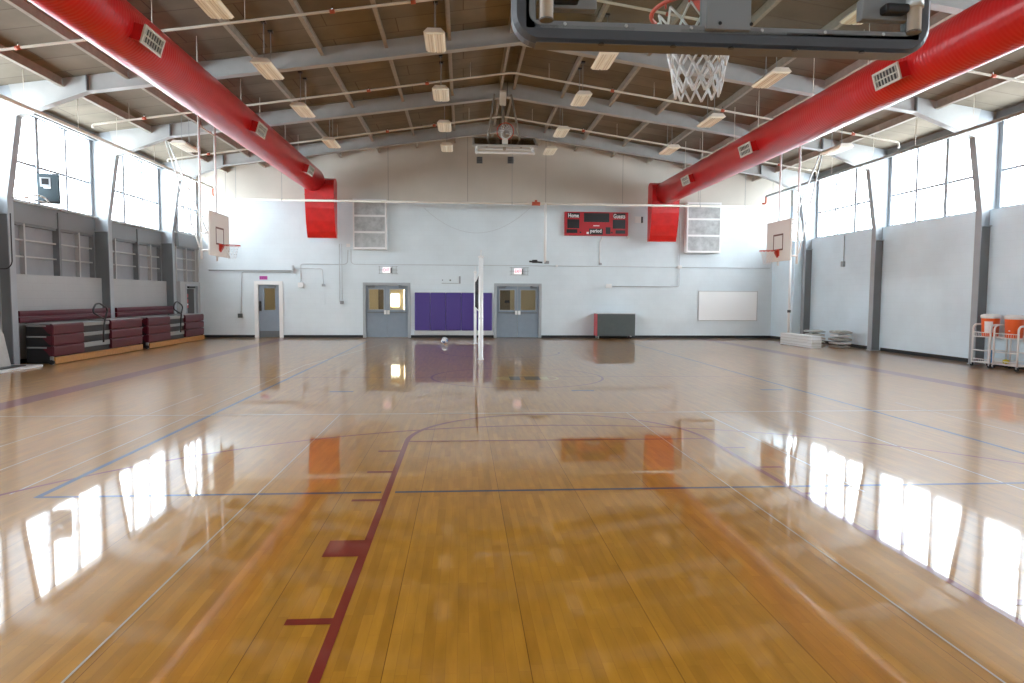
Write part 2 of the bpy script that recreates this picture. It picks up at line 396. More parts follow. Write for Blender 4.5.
# ------------------------------------------------------------------ building frame numbers
CX = 1.37                                   # ridge line
FR = [-2.0, 2.7, 7.45, 12.2, 17.4, 22.05, 26.7]   # portal frames (depth)
YN = -3.4                                   # wall behind the camera
def roofz(dx): return 8.40-.147*abs(dx)
DXW = 12.62                                 # window plane / outer column line
XL, XR = CX-DXW, CX+DXW
SILL, WTOP = 4.02, 6.36
XE = CX-11.93                                # left wall line in the short bay at the far end

# ------------------------------------------------------------------ floor with its painted court lines
b = B()
b.box((XL-.2, YN-.2, -.2), (XR+.2, YW+.2, 0), 'floor')
LZ = [0.0]
def lq(x0, x1, y0, y1, m, z=.0012): b.quad([(x0, y0, z), (x1, y0, z), (x1, y1, z), (x0, y1, z)], m)
def lpath(pts, w, m, z=.0016):
    n = len(pts); L, R = [], []
    for i, p in enumerate(pts):
        a = Vector(pts[max(i-1, 0)]); c = Vector(pts[min(i+1, n-1)]); t = (c-a).normalized(); q = Vector((-t.y, t.x))*w/2
        L.append((p[0]+q.x, p[1]+q.y, z)); R.append((p[0]-q.x, p[1]-q.y, z))
    for i in range(n-1): b.quad([L[i], R[i], R[i+1], L[i+1]], m)
HX, HB = 1.16, 3.53                          # hoop centre on the floor
# main court, red
lw = .105
for s in (-1, 1):
    xl = HX+s*1.83
    lq(xl-.028, xl+.028, YN+.6, 8.27, 'line_red', .0020)
    e = xl+s*.028
    for y0, y1 in ((3.62, 3.69), (5.83, 5.89), (6.78, 6.84), (7.70, 7.76)):
        lq(e, e+s*.245, y0, y1, 'line_red', .0020)
    lq(e, e+s*.24, 4.58, 4.89, 'line_red', .0020)
    lpath(arc(HX, 3.3, 5.9, PI/2, PI/2+s*PI*.62, 60), .05, 'line_red', .0014) if s == 1 else lpath(arc(HX, 3.3, 5.9, PI/2, -PI*.12, 60), .05, 'line_red', .0014)
lq(HX-1.83, HX+1.83, 8.215, 8.265, 'line_red', .0019)
lpath(arc(HX, 8.24, 1.83, 0, PI, 40), .06, 'line_red', .0018)
lpath(arc(HX, 14.8, 1.83, 0, 2*PI, 60), .05, 'line_red', .0014)
lq(-7.1, 9.8, 14.78, 14.83, 'line_red', .0010)
lpath(arc(HX, 21.3, 1.80, PI, 2*PI, 40), .06, 'line_red', .0018)
for x in (-7.1, 9.95): lq(x-.22, x+.22, YN+.6, YW-.28, 'line_red', .0022)
lq(-7.1, 9.95, YW-.34, YW-.22, 'line_red', .0022)
# cross courts, blue
for x in (-3.63, 6.3): lq(x-.03, x+.03, 6.08, YW-2.2, 'line_sky' if x < 0 else 'line_blue', .0015)
lq(-3.63, -.72, 6.07, 6.12, 'line_blue', .0016); lq(-.60, 6.3, 6.07, 6.12, 'line_blue', .0016)
# white and pale game lines
for x in (-1.79, 2.45): lq(x-.0065, x+.0065, YN+1, 10.2, 'line_white', .0026)
for x, y0, y1 in ((-4.55, 4.5, 12.4), (-3.92, 6.2, 17.6), (5.1, 5.2, 10.2), (3.6, 5.9, 10.2), (-5.25, 8, 10.2), (7.2, 6, 11)): lq(x-.010, x+.010, y0, y1, 'line_white', .0010)
lq(-8.3, 8.3, 10.17, 10.21, 'line_white', .0024)
lpath([(-3.9, 17.4), (-2.75, 25.6)], .03, 'line_white', .0010)
for x in (-2.4, 2.0, 5.6): lq(x, x+.42, 12.55, 12.68, 'line_blue', .0010)
# gold and black emblem past the centre circle
lpath([(p[0], p[1]) for p in [(1.38+.62*math.cos(t*PI/30), 14.55+.52*math.sin(t*PI/30)) for t in range(61)]], .05, 'line_gold', .0028)
for x0, x1 in ((.98, 1.2), (1.30, 1.62)): lq(x0, x1, 14.25, 14.85, 'line_black', .0028)
lpath([(.70, 14.55), (1.0, 14.55)], .45, 'line_gold', .0026); lq(1.64, 1.80, 14.3, 14.8, 'line_gold', .0028)
struct(b, 'floor')

# ------------------------------------------------------------------ far wall with door openings
def holes_wall(b, x0, x1, z0, z1, y0, y1, holes, m):
    xs = sorted({x0, x1, *[h[0] for h in holes], *[h[1] for h in holes]}); zs = sorted({z0, z1, *[h[2] for h in holes], *[h[3] for h in holes]})
    for i in range(len(xs)-1):
        for j in range(len(zs)-1):
            cx, cz = (xs[i]+xs[i+1])/2, (zs[j]+zs[j+1])/2
            if any(h[0] < cx < h[1] and h[2] < cz < h[3] for h in holes): continue
            b.box((xs[i], y0, zs[j]), (xs[i+1], y1, zs[j+1]), m)
D1 = (wpt(364.5, 300)[0], wpt(409, 300)[0])      # double doors, left pair
D2 = (wpt(495.5, 300)[0], wpt(540, 300)[0])
D3 = (wpt(257, 300)[0], wpt(280.5, 300)[0])
DH = 2.2
b = B()
holes = [(d[0], d[1], 0, DH) for d in (D1, D2, D3)]
EZ = roofz(DXW)
holes_wall(b, XL-.2, XR+.2, 0, 5.9, YW, YW+.2, holes, 'wall_back')
b.prism([(XL-.2, 5.9), (XR+.2, 5.9), (XR+.2, EZ), (CX, 8.40), (XL-.2, EZ)], 1, YW, YW+.2, 'wall_back')
struct(b, 'wall_back')
b = B(); b.prism([(XL-.2, 0), (XR+.2, 0), (XR+.2, EZ), (CX, 8.40), (XL-.2, EZ)], 1, YN-.2, YN, 'wall_back'); struct(b, 'wall_front')

# corridors behind the doors
for k, (d, w) in enumerate(((D1, 1), (D2, 0), (D3, 0))):
    b = B(); x0, x1, y0, y1 = d[0]-.6, d[1]+.6, YW+.2, YW+2.2
    b.box((x0, y1, 0), (x1, y1+.1, 2.6), 'hall_wall'); b.box((x0-.1, y0, 0), (x0, y1, 2.6), 'hall_wall'); b.box((x1, y0, 0), (x1+.1, y1, 2.6), 'hall_wall')
    b.box((x0-.1, y0, 2.6), (x1+.1, y1+.1, 2.7), 'hall_wall'); b.box((x0-.1, y0, -.1), (x1+.1, y1+.1, 0), 'hall_dark')
    b.box((x0+.9, y1-.03, 0), (x0+1.35, y1, 2.2), 'hall_dark')
    struct(b, 'wall_corridor')
    b = B()
    if w: b.box((x1-.98, y1-.03, .9), (x1-.66, y1, 2.0), 'hall_light'); b.box((x1-1.55, y1-.03, 1.25), (x1-1.2, y1, 1.8), 'hall_light')
    b.box(((x0+x1)/2-.3, y0+.5, 2.57), ((x0+x1)/2+.3, y0+.8, 2.6), 'hall_light')  # unseen ceiling lamp that lights the corridor, not a window
    if k == 2: pass
    o = struct(b, 'window_%d' % (90+k))

# baseboards
def baseb(b, x0, x1): b.box((x0, YW-.012, 0), (x1, YW, .105), 'baseboard')
b = B()
for x0, x1 in ((XE, D3[0]-.11), (D3[1]+.11, D1[0]-.07), (D1[1]+.07, D2[0]-.07), (D2[1]+.07, XR)): baseb(b, x0, x1)
struct(b, 'baseboard_back')

# ------------------------------------------------------------------ roof deck
b = B()
b.prism([(XL-.4, roofz(DXW+.4)), (CX, 8.40), (CX, 8.55), (XL-.4, roofz(DXW+.4)+.15)], 1, YN-.3, YW+.3, 'deck')
b.prism([(XR+.4, roofz(DXW+.4)), (CX, 8.40), (CX, 8.55), (XR+.4, roofz(DXW+.4)+.15)], 1, YN-.3, YW+.3, 'deck')
struct(b, 'ceiling')

# ------------------------------------------------------------------ side walls, windows
LOWL = 2.22

bays = [(YN, FR[0])]+[(FR[i], FR[i+1]) for i in range(len(FR)-1)]+[(FR[-1], YW)]
wl, wr = B(), B()
# left: low block wall, steel band and infill (own windows), sill; right: block panels up to the sill
for y0, y1 in bays:
    ya, yb = y0+(.0 if y0 == YN else .03), y1-(.0 if y1 == YW else .03)
    if y1 != YW: wl.box((XL-.15, ya, 0), (XL+.27, yb, LOWL), 'wall_low')
    else:
        e0 = y0+.13
        wl.box((XL-.15, e0, 0), (XE, y0+.62, LOWL), 'wall_low'); wl.box((XL-.15, yb-.25, 0), (XE, yb, LOWL), 'wall_low'); wl.box((XL-.15, y0+.62, 2.13), (XE, yb-.25, LOWL), 'wall_low')
        wl.box((XL-.15, y0+.62, 0), (XE-.2, yb-.25, 2.13), 'wall_low')
        wl.box((XL-.15, e0, 3.52), (XE-.02, yb, SILL), 'panel_band'); wl.box((XL-.15, e0, SILL), (XE, yb, SILL+.04), 'steel'); wl.box((XE-.15, e0, WTOP), (XE, yb, roofz(DXW-.7)+.02), 'steel')
        wl.box((XL-.15, yb-.08, LOWL), (XE-.03, yb, 6.28), 'steel')
    wr.box((XR-.24, y0+.0 if y0 == YN else y0+.012, 0), (XR+.15, y1-(.012 if y1 != YW else 0), SILL+.03), 'wall_side')
    if y1 != YW:
        wl.box((XL-.15, ya, 3.52), (XL+.12, yb, SILL), 'panel_band')
        wl.box((XL-.15, ya, SILL), (XL+.22, yb, SILL+.04), 'steel')
    for w, x0, x1 in ((wl, XL-.15, XL+.0), (wr, XR+.0, XR+.15)): w.box((x0, y0, WTOP), (x1, y1, roofz(DXW)+.02), 'steel')
wr.box((XR-.86, FR[-1]+.14, 0), (XR-.245, YW-.001, SILL-.05), 'wall_side')
struct(wl, 'wall_left'); struct(wr, 'wall_right')
b = B()
for y0, y1 in bays[:-1]: b.box((XR-.255, y0+.15, 0), (XR-.24, y1-.15, .105), 'baseboard')
b.box((XR-.872, FR[-1]+.14, 0), (XR-.86, YW-.012, .105), 'baseboard')
struct(b, 'baseboard_right')
b = B()
for y0, y1 in bays[:-1]: b.box((XL+.27, y0+.15, 0), (XL+.285, y1-.15, .105), 'baseboard')
struct(b, 'baseboard_left')

nwin = 1
def window(side, y0, y1, zs, m, panes, name=None, first=None, thick=.13):
    """steel window: frame/mullions plus one pane mesh; side -1 left, +1 right"""
    global nwin
    xa = CX+side*DXW if not (side < 0 and y1 == YW) else XE-.12; f = B()
    ys = panes
    for i, y in enumerate(ys):
        t = thick if i % 2 == 0 else thick*.7
        f.box((xa-side*.09, y-t/2, zs[0]), (xa+side*.02, y+t/2, zs[-1]), 'mullion')
    for i, z in enumerate(zs):
        t = .07 if i in (0, len(zs)-1) else .065
        f.box((xa-side*.06, ys[0], z-t/2), (xa+side*.02, ys[-1], z+t/2), 'mullion')
    o = struct(f, 'window_%d' % nwin); nwin += 1
    p = B(); x0 = xa+side*.03
    p.box((x0, ys[0], zs[0]), (x0+side*.02, ys[-1], zs[-1]), m)
    pp = p.done('pane', o)
    return o
for side in (-1, 1):
    for y0, y1 in bays:
        base = y1-.08; n = int((y1-y0-.2)/1.32); ys = [base-1.32*k for k in range(n+1)]
        if y1 == YW: ys = [y1-.1, y1-.72, y1-1.38, y0+.14]
        else:
            if ys[-1]-(y0+.1) > .2: ys.append(y0+.1)
        ys = sorted(ys)
        window(side, y0, y1, [SILL+.06, 5.06, WTOP], 'pane', ys)
# left lower steel infill between the low wall and the sill band: grey sheet panes with pale glazing bars
for y0, y1 in bays:
    f = B(); xa = XL if y1 != YW else XE-.22
    if y1 == YW: bars = [(y1-.1, .03, 'steel', .10), (y1-1.0, .03, 'steel', .10), (y0+.14, .03, 'steel', .10)]
    elif y1-y0 < 2: bars = [(y1-.1, .03, 'steel', .10), (y0+.1, .03, 'steel', .10)]
    else: bars = [(y1-.1, .04, 'steel_dark', .12), (y1-.88, .03, 'steel', .10), (y1-1.95, .05, 'steel_dark', .15), (y1-3.42, .03, 'steel', .10), (y0+.1, .03, 'steel_dark', .08)]
    for y, hw, mm, dep in bars: f.box((xa-.02, y-hw, LOWL), (xa+dep, y+hw, 3.52 if dep < .14 else 3.96), mm)
    for z in (2.68, 3.10): f.box((xa-.02, bars[-1][0], z-.02), (xa+.07, bars[0][0], z+.02), 'steel')
    f.box((xa-.02, bars[-1][0], 3.46), (xa+.08, bars[0][0], 3.52), 'steel_dark')
    o = struct(f, 'window_%d' % nwin); nwin += 1
    p = B(); p.box((xa-.04, bars[-1][0], LOWL), (xa-.02, bars[0][0], 3.52), 'panel_dark'); p.done('pane', o)

# ------------------------------------------------------------------ portal frames
def seg_flange(b, p, q, y, w, t, m):
    """plate of width w (along y) lying on segment p-q in the xz plane, thickness t outward"""
    d = Vector((q[0]-p[0], q[1]-p[1])); n = Vector((-d.y, d.x)).normalized()*t/2
    b.prism([(p[0]+n.x, p[1]+n.y), (q[0]+n.x, q[1]+n.y), (q[0]-n.x, q[1]-n.y), (p[0]-n.x, p[1]-n.y)], 1, y-w/2, y+w/2, m)
where = {7.45: 'overhead near the camera, above the top edge', 12.2: 'its rafter just inside the top corners of the photo', 17.4: 'its left column at the left edge of the photo', 22.05: 'the middle one, holding the side hoop braces', 26.7: 'closest to the far wall'}
KN, HP = (10.2, 6.50), (11.80, 5.90)
for y in FR:
    if y < 7: continue
    lab = 'grey steel portal frame, '+where[y]
    t = thing('portal_frame', lab, 'roof frame', (CX, y, 0))
    W = .22
    for s in (-1, 1):
        X = lambda dx: CX+s*dx
        c = B()
        web = [(12.60, 0), (12.08, 0), (12.09, 4.0), (HP[0], HP[1]), (12.0, roofz(12.0)-.02), (12.60, roofz(12.6)-.02)]
        c.prism([(X(p[0]), p[1]) for p in web], 1, y-.012, y+.012, 'column_paint')
        for p, q in ((web[1], web[2]), (web[2], web[3]), (web[0], web[5])): seg_flange(c, (X(p[0]), p[1]), (X(q[0]), q[1]), y, W, .022, 'column_paint')
        for d in (-1, 1): c.box((X(12.08), y+d*.012, 3.62), (X(12.59), y+d*.11, 3.645), 'column_paint')
        c.box((X(12.03), y-.11, 0), (X(12.61), y+.11, .02), 'column_paint')
        c.done('column', t)
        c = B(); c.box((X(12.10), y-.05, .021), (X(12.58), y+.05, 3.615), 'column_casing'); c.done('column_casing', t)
        r = B()
        top = [(0, roofz(0)-.02), (12.0, roofz(12.0)-.02)]
        wp = [(0, 7.93), KN, HP, top[1], top[0]]
        r.prism([(X(p[0]), p[1]) for p in wp], 1, y-.012, y+.012, 'steel')
        for p, q in (((0, 7.93), KN), (KN, HP), (top[0], top[1])): seg_flange(r, (X(p[0]), p[1]), (X(q[0]), q[1]), y, W if p[1] != top[0][1] else .03, .022, 'steel')
        r.done('rafter', t)
        k = B()
        for d in (-1, 1): k.box((X(KN[0]+.012), y+d*.012, KN[1]+.012), (X(KN[0]-.012), y+d*.11, roofz(KN[0])-.03), 'steel_dark')
        k.done('stiffener', t)
    k = B()
    for d in (-1, 1): k.box((CX-.012, y+d*.012, 7.945), (CX+.012, y+d*.10, roofz(0)-.04), 'steel_dark')
    k.done('stiffener', t)

# ------------------------------------------------------------------ purlins: every one a thing
ords = ['at the ridge', 'second from the ridge', 'third from the ridge', 'fourth from the ridge', 'fifth from the ridge', 'sixth from the ridge', 'seventh from the ridge', 'eighth from the ridge']
PD = [.22, 1.72, 3.24, 4.76, 6.28, 7.8, 9.3, 10.8]
bayname = {12.2: 'roof bay nearest the camera', 17.4: 'second roof bay from the camera', 22.05: 'third roof bay from the camera', 26.7: 'short roof bay at the far wall'}
for y0, y1 in bays:
    if y0 < 12: continue
    L = y1-y0
    for s in (-1, 1):
        for i, dx in enumerate(PD):
            x = CX+s*dx; zt = roofz(dx)-.004; b = B(); sl = .147
            h = .215; w = .035
            pr_ = [(-w*1.6, -h), (w*.6, -h), (w*.6, -h+.02), (.006, -h+.02), (.006, -.02), (w*1.6, -.02), (w*1.6, 0), (-w*.6, 0), (-w*.6, -.02), (-.006, -.02), (-.006, -h+.02), (-w*1.6, -h+.02)]
            b.prism([(x+s*p[0], zt+p[1]-sl*p[0]) for p in pr_], 1, y0+.02, y1-(.02 if y1 != YW else .01), 'purlin')
            solo(b, 'purlin', 'tan purlin %s, %s slope, %s' % (ords[i], 'left' if s < 0 else 'right', bayname[y0]), 'purlin', 'roof purlins')
        b = B(); x = CX+s*12.42; zt = roofz(12.42)-.01
        b.prism([(x-.06, zt-.24), (x+.06, zt-.24), (x+.06, zt-.22), (x+.01, zt-.22), (x+.01, zt), (x-.01, zt), (x-.01, zt-.22), (x-.06, zt-.22)], 1, y0+.02, y1-(.02 if y1 != YW else .01), 'steel_dark')
        solo(b, 'eave_strut', 'dark eave strut above the %s windows, %s' % ('left' if s < 0 else 'right', bayname[y0]), 'eave strut', 'eave struts')

# ------------------------------------------------------------------ ducts
def duct(x, z, name, lab, regs, inner):
    t = thing(name, lab, 'air duct', (x, YN+1, z)); xe = -5.52 if x < 0 else 8.06
    r = .455
    b = B(); b.lathe((x, 0, z), [(r, YN+1), (r, 27.45)], 'duct', axis=1, seg=48)
    b.done('duct_run', t)
    e = B(); w = .555; zb = z-2.2 if x < 0 else z-1.9
    zt_ = z+(.08 if x < 0 else .42); prof = [(27.40, zt_-.30), (27.48, zt_-.1), (27.7, zt_), (27.95, zt_), (28.08, zt_-.1), (28.08, zb)]
    prof += [(27.82, zb), (27.70, zb+.22), (27.57, zb+.62), (27.47, zb+1.1), (27.41, zb+1.6)]
    e.prism(prof, 0, xe-w, xe+w, 'duct_flat'); e.box((xe-w-.012, 27.41, z-.60), (xe+w+.012, 27.9, z-.565), 'duct_flat')
    e.done('wall_elbow', t)
    zr_ = z-.03
    for y in regs:
        c = B(); xa = x+inner*.30; xb = x+inner*.62
        c.box((xa, y-.34, zr_-.13), (xb, y+.34, zr_+.13), 'duct_flat')
        c.rot((x, 0, z), inner*.30); o = c.done('register', t)
        g = B(); g.box((xb, y-.37, zr_-.15), (xb+inner*.03, y+.37, zr_-.11), 'grille'); g.box((xb, y-.37, zr_+.11), (xb+inner*.03, y+.37, zr_+.15), 'grille')
        g.box((xb, y-.37, zr_-.11), (xb+inner*.03, y-.32, zr_+.11), 'grille'); g.box((xb, y+.32, zr_-.11), (xb+inner*.03, y+.37, zr_+.11), 'grille')
        g.box((xb-.004*inner, y-.32, zr_-.11), (xb+inner*.006, y+.32, zr_+.11), 'grille_dark')
        for k in range(7):
            yy = y-.27+.09*k; g.box((xb, yy-.007, zr_-.11), (xb+inner*.022, yy+.007, zr_+.11), 'grille')
        g.box((xb, y-.32, zr_-.012), (xb+inner*.024, y+.32, zr_+.012), 'grille')
        g.rot((x, 0, z), inner*.30); g.done('grille', o)
    for y in (13.7, 15.9, 18.9, 20.6, 23.4, 25.2):
        dx = abs(x-CX); h = B(); h.tube([(x, y, z+r-.02), (x, y, roofz(dx)-.006)], .008, 'pipe', 6); h.done('hanger_rod', t)
    return t
duct(-5.78, 6.18, 'air_duct', 'long round red air duct along the left side of the ceiling', (6.3, 12.3, 18.6, 24.4), 1)
duct(8.1, 5.88, 'air_duct', 'long round red air duct along the right side of the ceiling', (6.1, 12.1, 18.3, 23.3), -1)

# ------------------------------------------------------------------ hanging light fixtures
def make_light():
    t = thing('ceiling_light', 'x', 'ceiling light', (0, 0, 0), 'hanging ceiling lights')
    w, l = .225, .56
    b = B(); b.prism([(-w, .0), (w, .0), (w*.62, .085), (-w*.62, .085)], 1, -l, l, 'lamp_body'); b.done('housing', t)
    b = B()
    b.prism([(-w+.012, .0), (-w*.80, -.035), (-w*.1, -.045), (-w*.04, -.028), (w*.04, -.028), (w*.1, -.045), (w*.80, -.035), (w-.012, 0)], 1, -l+.02, l-.02, 'lens')
    for k in (-.55, -.3, .3, .55): b.box((w*k-.006, -l+.03, -.046), (w*k+.006, l-.03, -.03), 'lens_rib')
    b.done('lens', t)
    for y in (-.27, .27):
        b = B(); b.tube([(0, y, .085), (0, y, .90)], .007, 'pipe_grey', 6); b.box((-.05, y-.06, .90), (.05, y+.06, .93), 'black_metal'); b.done('hanger', t)
    return t
LP = make_light(); first = True
lrows = {
 'left of the ridge': (-.60, [(15.3, 'nearest'), (19.2, 'second'), (22.8, 'third'), (26.0, 'farthest')]),
 'right of the ridge': (3.25, [(16.2, 'nearest'), (19.4, 'second'), (23.3, 'third'), (26.3, 'farthest')]),
 'beside the left duct': (-4.25, [(12.35, 'nearest'), (15.8, 'second'), (19.15, 'third'), (23.1, 'farthest')]),
 'beside the right duct': (6.9, [(11.7, 'nearest'), (15.5, 'second'), (19.3, 'third'), (23.2, 'farthest')]),
 'above the left wall side': (-8.13, [(21.3, 'only')]),
 'above the right wall side': (10.9, [(19.9, 'only')]),
}
for row, (x, ys) in lrows.items():
    for y, o in ys:
        z = roofz(abs(x-CX))-.95
        lab = ('cream fluorescent ceiling light in the row %s, %s of the row' % (row, o)) if o != 'only' else 'cream fluorescent ceiling light hung %s past the duct' % row
        if first: LP.location = (x, y, z); LP['label'] = lab; first = False
        else: dup(LP, (x, y, z), lab)

# ------------------------------------------------------------------ sprinkler pipes
def hang(t, x, y, z):
    b = B(); b.tube([(x, y, z), (x, y, roofz(abs(x-CX))-.006)], .007, 'pipe', 5); b.done('hanger', t)
for y, nm, xa, xb in ((14.4, 'nearest the camera', -10.0, 12.7), (19.75, 'in the second bay', -9.95, 12.7), (24.5, 'in the third bay', -9.95, 12.7)):
    t = thing('sprinkler_pipe', 'cream sprinkler branch pipe crossing under the roof, '+nm, 'pipe', (CX, y, 7.9), 'sprinkler branch pipes')
    zr = lambda x: roofz(abs(x-CX))-.45
    b = B(); b.tube(bend([(xa, y+.0, 6.2), (xa, y, zr(xa)), (CX-.1, y, zr(CX)), (CX+.1, y, zr(CX)), (xb, y, zr(xb)), (xb, y, 6.12)], .1, 3), .03, 'pipe', 8); b.done('pipe_run', t)
    for x in (-8.6, -6.9, -2.6, -1.0, 4.2, 7.4, 9.0, 11.3):
        c = B(); c.tube([(x-.05, y, zr(x-.05)), (x+.05, y, zr(x+.05))], .042, 'sprinkler_red', 8); c.tube([(x, y, zr(x)+.02), (x, y, zr(x)+.11)], .014, 'chrome', 6); c.done('sprinkler_head', t)
    for x in (-9, -7.3, -4.3, .2, 2.4, 5.4, 8.4, 10.4): hang(t, x, y, zr(x))
ZM = 5.93
for s, x, lab in ((-1, CX-11.2, 'left'), (1, CX+11.2, 'right')):
    t = thing('sprinkler_main', 'long sprinkler main pipe above the %s windows' % lab, 'pipe', (x, 12, ZM))
    b = B(); b.tube([(x, 4, ZM), (x, 28.3, ZM)], .045, 'pipe' if s < 0 else 'pipe_grey', 10); b.done('pipe_run', t)
    e = B(); e.tube(bend([(x, 28.2, ZM), (x, 28.35, ZM), (x, 28.35, ZM-.3), (x-s*.15, 28.35, ZM-.3)], .06, 3), .038, 'sprinkler_red', 8); e.done('red_elbow', t)
    for y in (12.9, 15, 16.6, 18.8, 20.8, 23.2, 25.4, 27.6): hang(t, x, y, ZM)
YP, ZP = 27.22, 5.34
t = thing('sprinkler_main', 'long cream pipe across the far wall at the paint line', 'pipe', (CX, YP, ZP))
b = B(); x0, z0 = wpt(229, 199.5, YP); x1, z1 = wpt(750, 205, YP)
b.tube([(x0, YP, ZP), (x1, YP, ZP)], .045, 'pipe', 10); b.done('pipe_run', t)
for px in (236, 282, 512, 700, 745):
    x = wpt(px, 203, YP)[0]; h = B(); h.tube([(x, YP, ZP), (x, YP, roofz(abs(x-CX))-.006)], .007, 'pipe_grey', 5); h.tube([(x-.012, YP, ZP), (x+.012, YP, ZP)], .056, 'pipe_grey', 8); h.done('hanger', t)
x = wpt(536, 203, YP)[0]
c = B(); c.tube([(x-.16, YP, ZP), (x+.16, YP, ZP)], .075, 'sprinkler_red', 8); c.lathe((x, YP, ZP), [(.05, 0), (.05, .14)], 'sprinkler_red', seg=10); c.done('red_valve', t)
xd, zd = wpt(545, 262.5, YP)
c = B(); c.tube([(xd, YP, ZP), (xd, YP, zd)], .055, 'white_paint', 10); c.done('drop_pipe', t)
c = B(); c.tube([(xd-.62, YP+.03, zd+.04), (xd-.1, YP+.03, zd)], .035, 'black_metal', 8); c.box((xd-.5, YP-.02, zd-.02), (xd-.3, YP+.08, zd+.1), 'black_metal'); c.box((xd-.02, YP-.05, zd-.05), (xd+.16, YP+.1, zd+.06), 'pipe_grey', .01); c.done('drain_valve', t)

# ------------------------------------------------------------------ basketball hoops (local: board in xz, rim towards -y, rim height z=0)
def net(b, r0, r1, h, rows, n, rad, m, cy, ztop=-.015):
    def P(i, j):
        t = i/rows; r = r0+(r1-r0)*(t**.7); a = 2*PI*(j+(.5 if i % 2 else 0))/n
        return (r*math.cos(a), cy+r*math.sin(a), ztop-h*t)
    for i in range(rows):
        for j in range(n):
            for d in ((0, 0), (0, -1)) if i % 2 == 0 else ((0, 0), (0, 1)):
                b.tube([P(i, j), P(i+1, j+d[1])], rad, m, 5)
def hoop(label, rect=True, glass=False, w=1.83, zb=-.30, zt=.92, board='board_white', netspec=(6, 12, .005), clear=.09, netm='net'):
    t = thing('basketball_hoop', label, 'basketball hoop', (0, 0, 0))
    R = .232; cy = -(clear+R)
    b = B(); b.tube([(R*math.cos(a), cy+R*math.sin(a), 0) for a in [2*PI*k/36 for k in range(36)]], .0105, 'rim', 8, closed=True)
    for k in range(12):
        a = 2*PI*k/12; p = Vector((R*math.cos(a), cy+R*math.sin(a), -.012)); b.tube([p, p+Vector((0, 0, -.02))], .005, 'rim', 5)
    o = b.done('rim', t)
    if not glass:
        c = B(); c.prism([(-.01, .03), (-clear-.05, .0), (-clear-.02, -.02), (-.01, -.20)], 0, -.06, .06, 'rim'); c.box((-.10, -.012, -.16), (.10, 0, .05), 'rim'); c.done('rim_bracket', t)
    c = B(); net(c, R-.03, R*.46, .385, netspec[0], netspec[1], netspec[2], netm, cy); c.done('net', t)
    if not glass:
        c = B(); c.box((-w/2, 0, zb), (w/2, .045, zt), board, .006); bo = c.done('backboard', t)
        c = B(); q = [(-.305, .03), (.305, .03), (.305, .48), (-.305, .48)]
        for (a0, c0), (a1, c1) in zip(q, q[1:]+q[:1]): c.box((min(a0, a1)-.025, -.003, min(c0, c1)-.025), (max(a0, a1)+.025, 0, max(c0, c1)+.025), 'board_line')
        c.done('target_square', bo)
    return t
# --- the near hoop: glass board seen from behind
t = hoop('near basketball hoop with glass backboard, grey padding and white net at top right', glass=True, netspec=(6, 12, .0062))
w = .895; zb, zt = -.24, .83
g = B(); g.box((-w+.03, .004, zb+.05), (w-.03, .016, zt-.03), 'glass'); gl = g.done('glass_pane', t)
c = B()
for (x0, x1, z0, z1) in ((-w, w, zb, zb+.04), (-w, w, zt-.05, zt), (-w, -w+.05, zb, zt), (w-.05, w, zb, zt)): c.box((x0, 0, z0), (x1, .05, z1), 'frame_grey', .006)
for x in (-.72, -.45, -.16, .16, .45, .72): c.lathe((x, .052, zb+.025), [(.008, 0), (.006, .004)], 'galv', axis=1, seg=10)
c.done('board_frame', t)
# wrap-around padding: bottom rail and both lower corners, U shape with rounded corners
pd = B(); prof = [(-.055, -.045), (-.055, .03), (-.03, .045), (.03, .045), (.05, .02), (.05, -.035), (.03, -.055), (-.03, -.055)]   # (y, offset inwards)
path = []
R_ = .07
for x, z in ((-w, zb+.42), (-w, zb+R_)): path.append((x, z, -1, 0))
for k in range(1, 8):
    a = PI+ (PI/2)*k/8; path.append((-w+R_+R_*math.cos(a), zb+R_+R_*math.sin(a), math.cos(a), math.sin(a)))
path.append((-w+R_, zb, 0, -1)); 
for k in range(1, 12): path.append((-w+R_+(2*w-2*R_)*k/12, zb, 0, -1))
path.append((w-R_, zb, 0, -1))
for k in range(1, 8):
    a = 1.5*PI+(PI/2)*k/8; path.append((w-R_+R_*math.cos(a), zb+R_+R_*math.sin(a), math.cos(a), math.sin(a)))
for x, z in ((w, zb+R_), (w, zb+.42)): path.append((x, z, 1, 0))
rings = []
for x, z, nx, nz in path: rings.append([pd.bm.verts.new((x-nx*o, y, z-nz*o)) for y, o in prof])
fs = []
n = len(prof)
for A, C in zip(rings, rings[1:]):
    for k in range(n): fs.append(pd.bm.faces.new((A[k], A[(k+1) % n], C[(k+1) % n], C[k])))
fs.append(pd.bm.faces.new(rings[0])); fs.append(pd.bm.faces.new(rings[-1][::-1]))
pd._fin(fs, 'pad_grey')
pad = pd.done('edge_padding', t)
c = B(); c.box((-w+.05, -.04, zb-.0565), (w-.05, .055, zb-.0545), 'pad_tan')
for x in (-.62, -.31, -.02, .24, .56): c.lathe((x, .055, zb-.060), [(.014, 0), (.014, .006)], 'black_metal', seg=10)
c.done('padding_lip', pad)
c = B(); c.box((-.10, -.02, -.225), (.10, .075, .30), 'frame_grey', .004)
for x in (-.07, .07):
    for z in (-.055, .12): c.lathe((x, .076, z), [(.012, 0), (.012, .012), (.006, .016)], 'galv', axis=1, seg=10)
    c.lathe((x-.03, .0765, -.20), [(.008, 0), (.008, .002)], 'black_metal', axis=1, seg=10)
c.box((-.10, -.15, -.02), (.10, -.02, .03), 'rim', .004); c.prism([(-.15, -.02), (-.02, -.02), (-.02, -.13)], 0, -.09, -.08, 'rim'); c.prism([(-.15, -.02), (-.02, -.02), (-.02, -.13)], 0, .08, .09, 'rim')
c.done('mounting_plate', t)
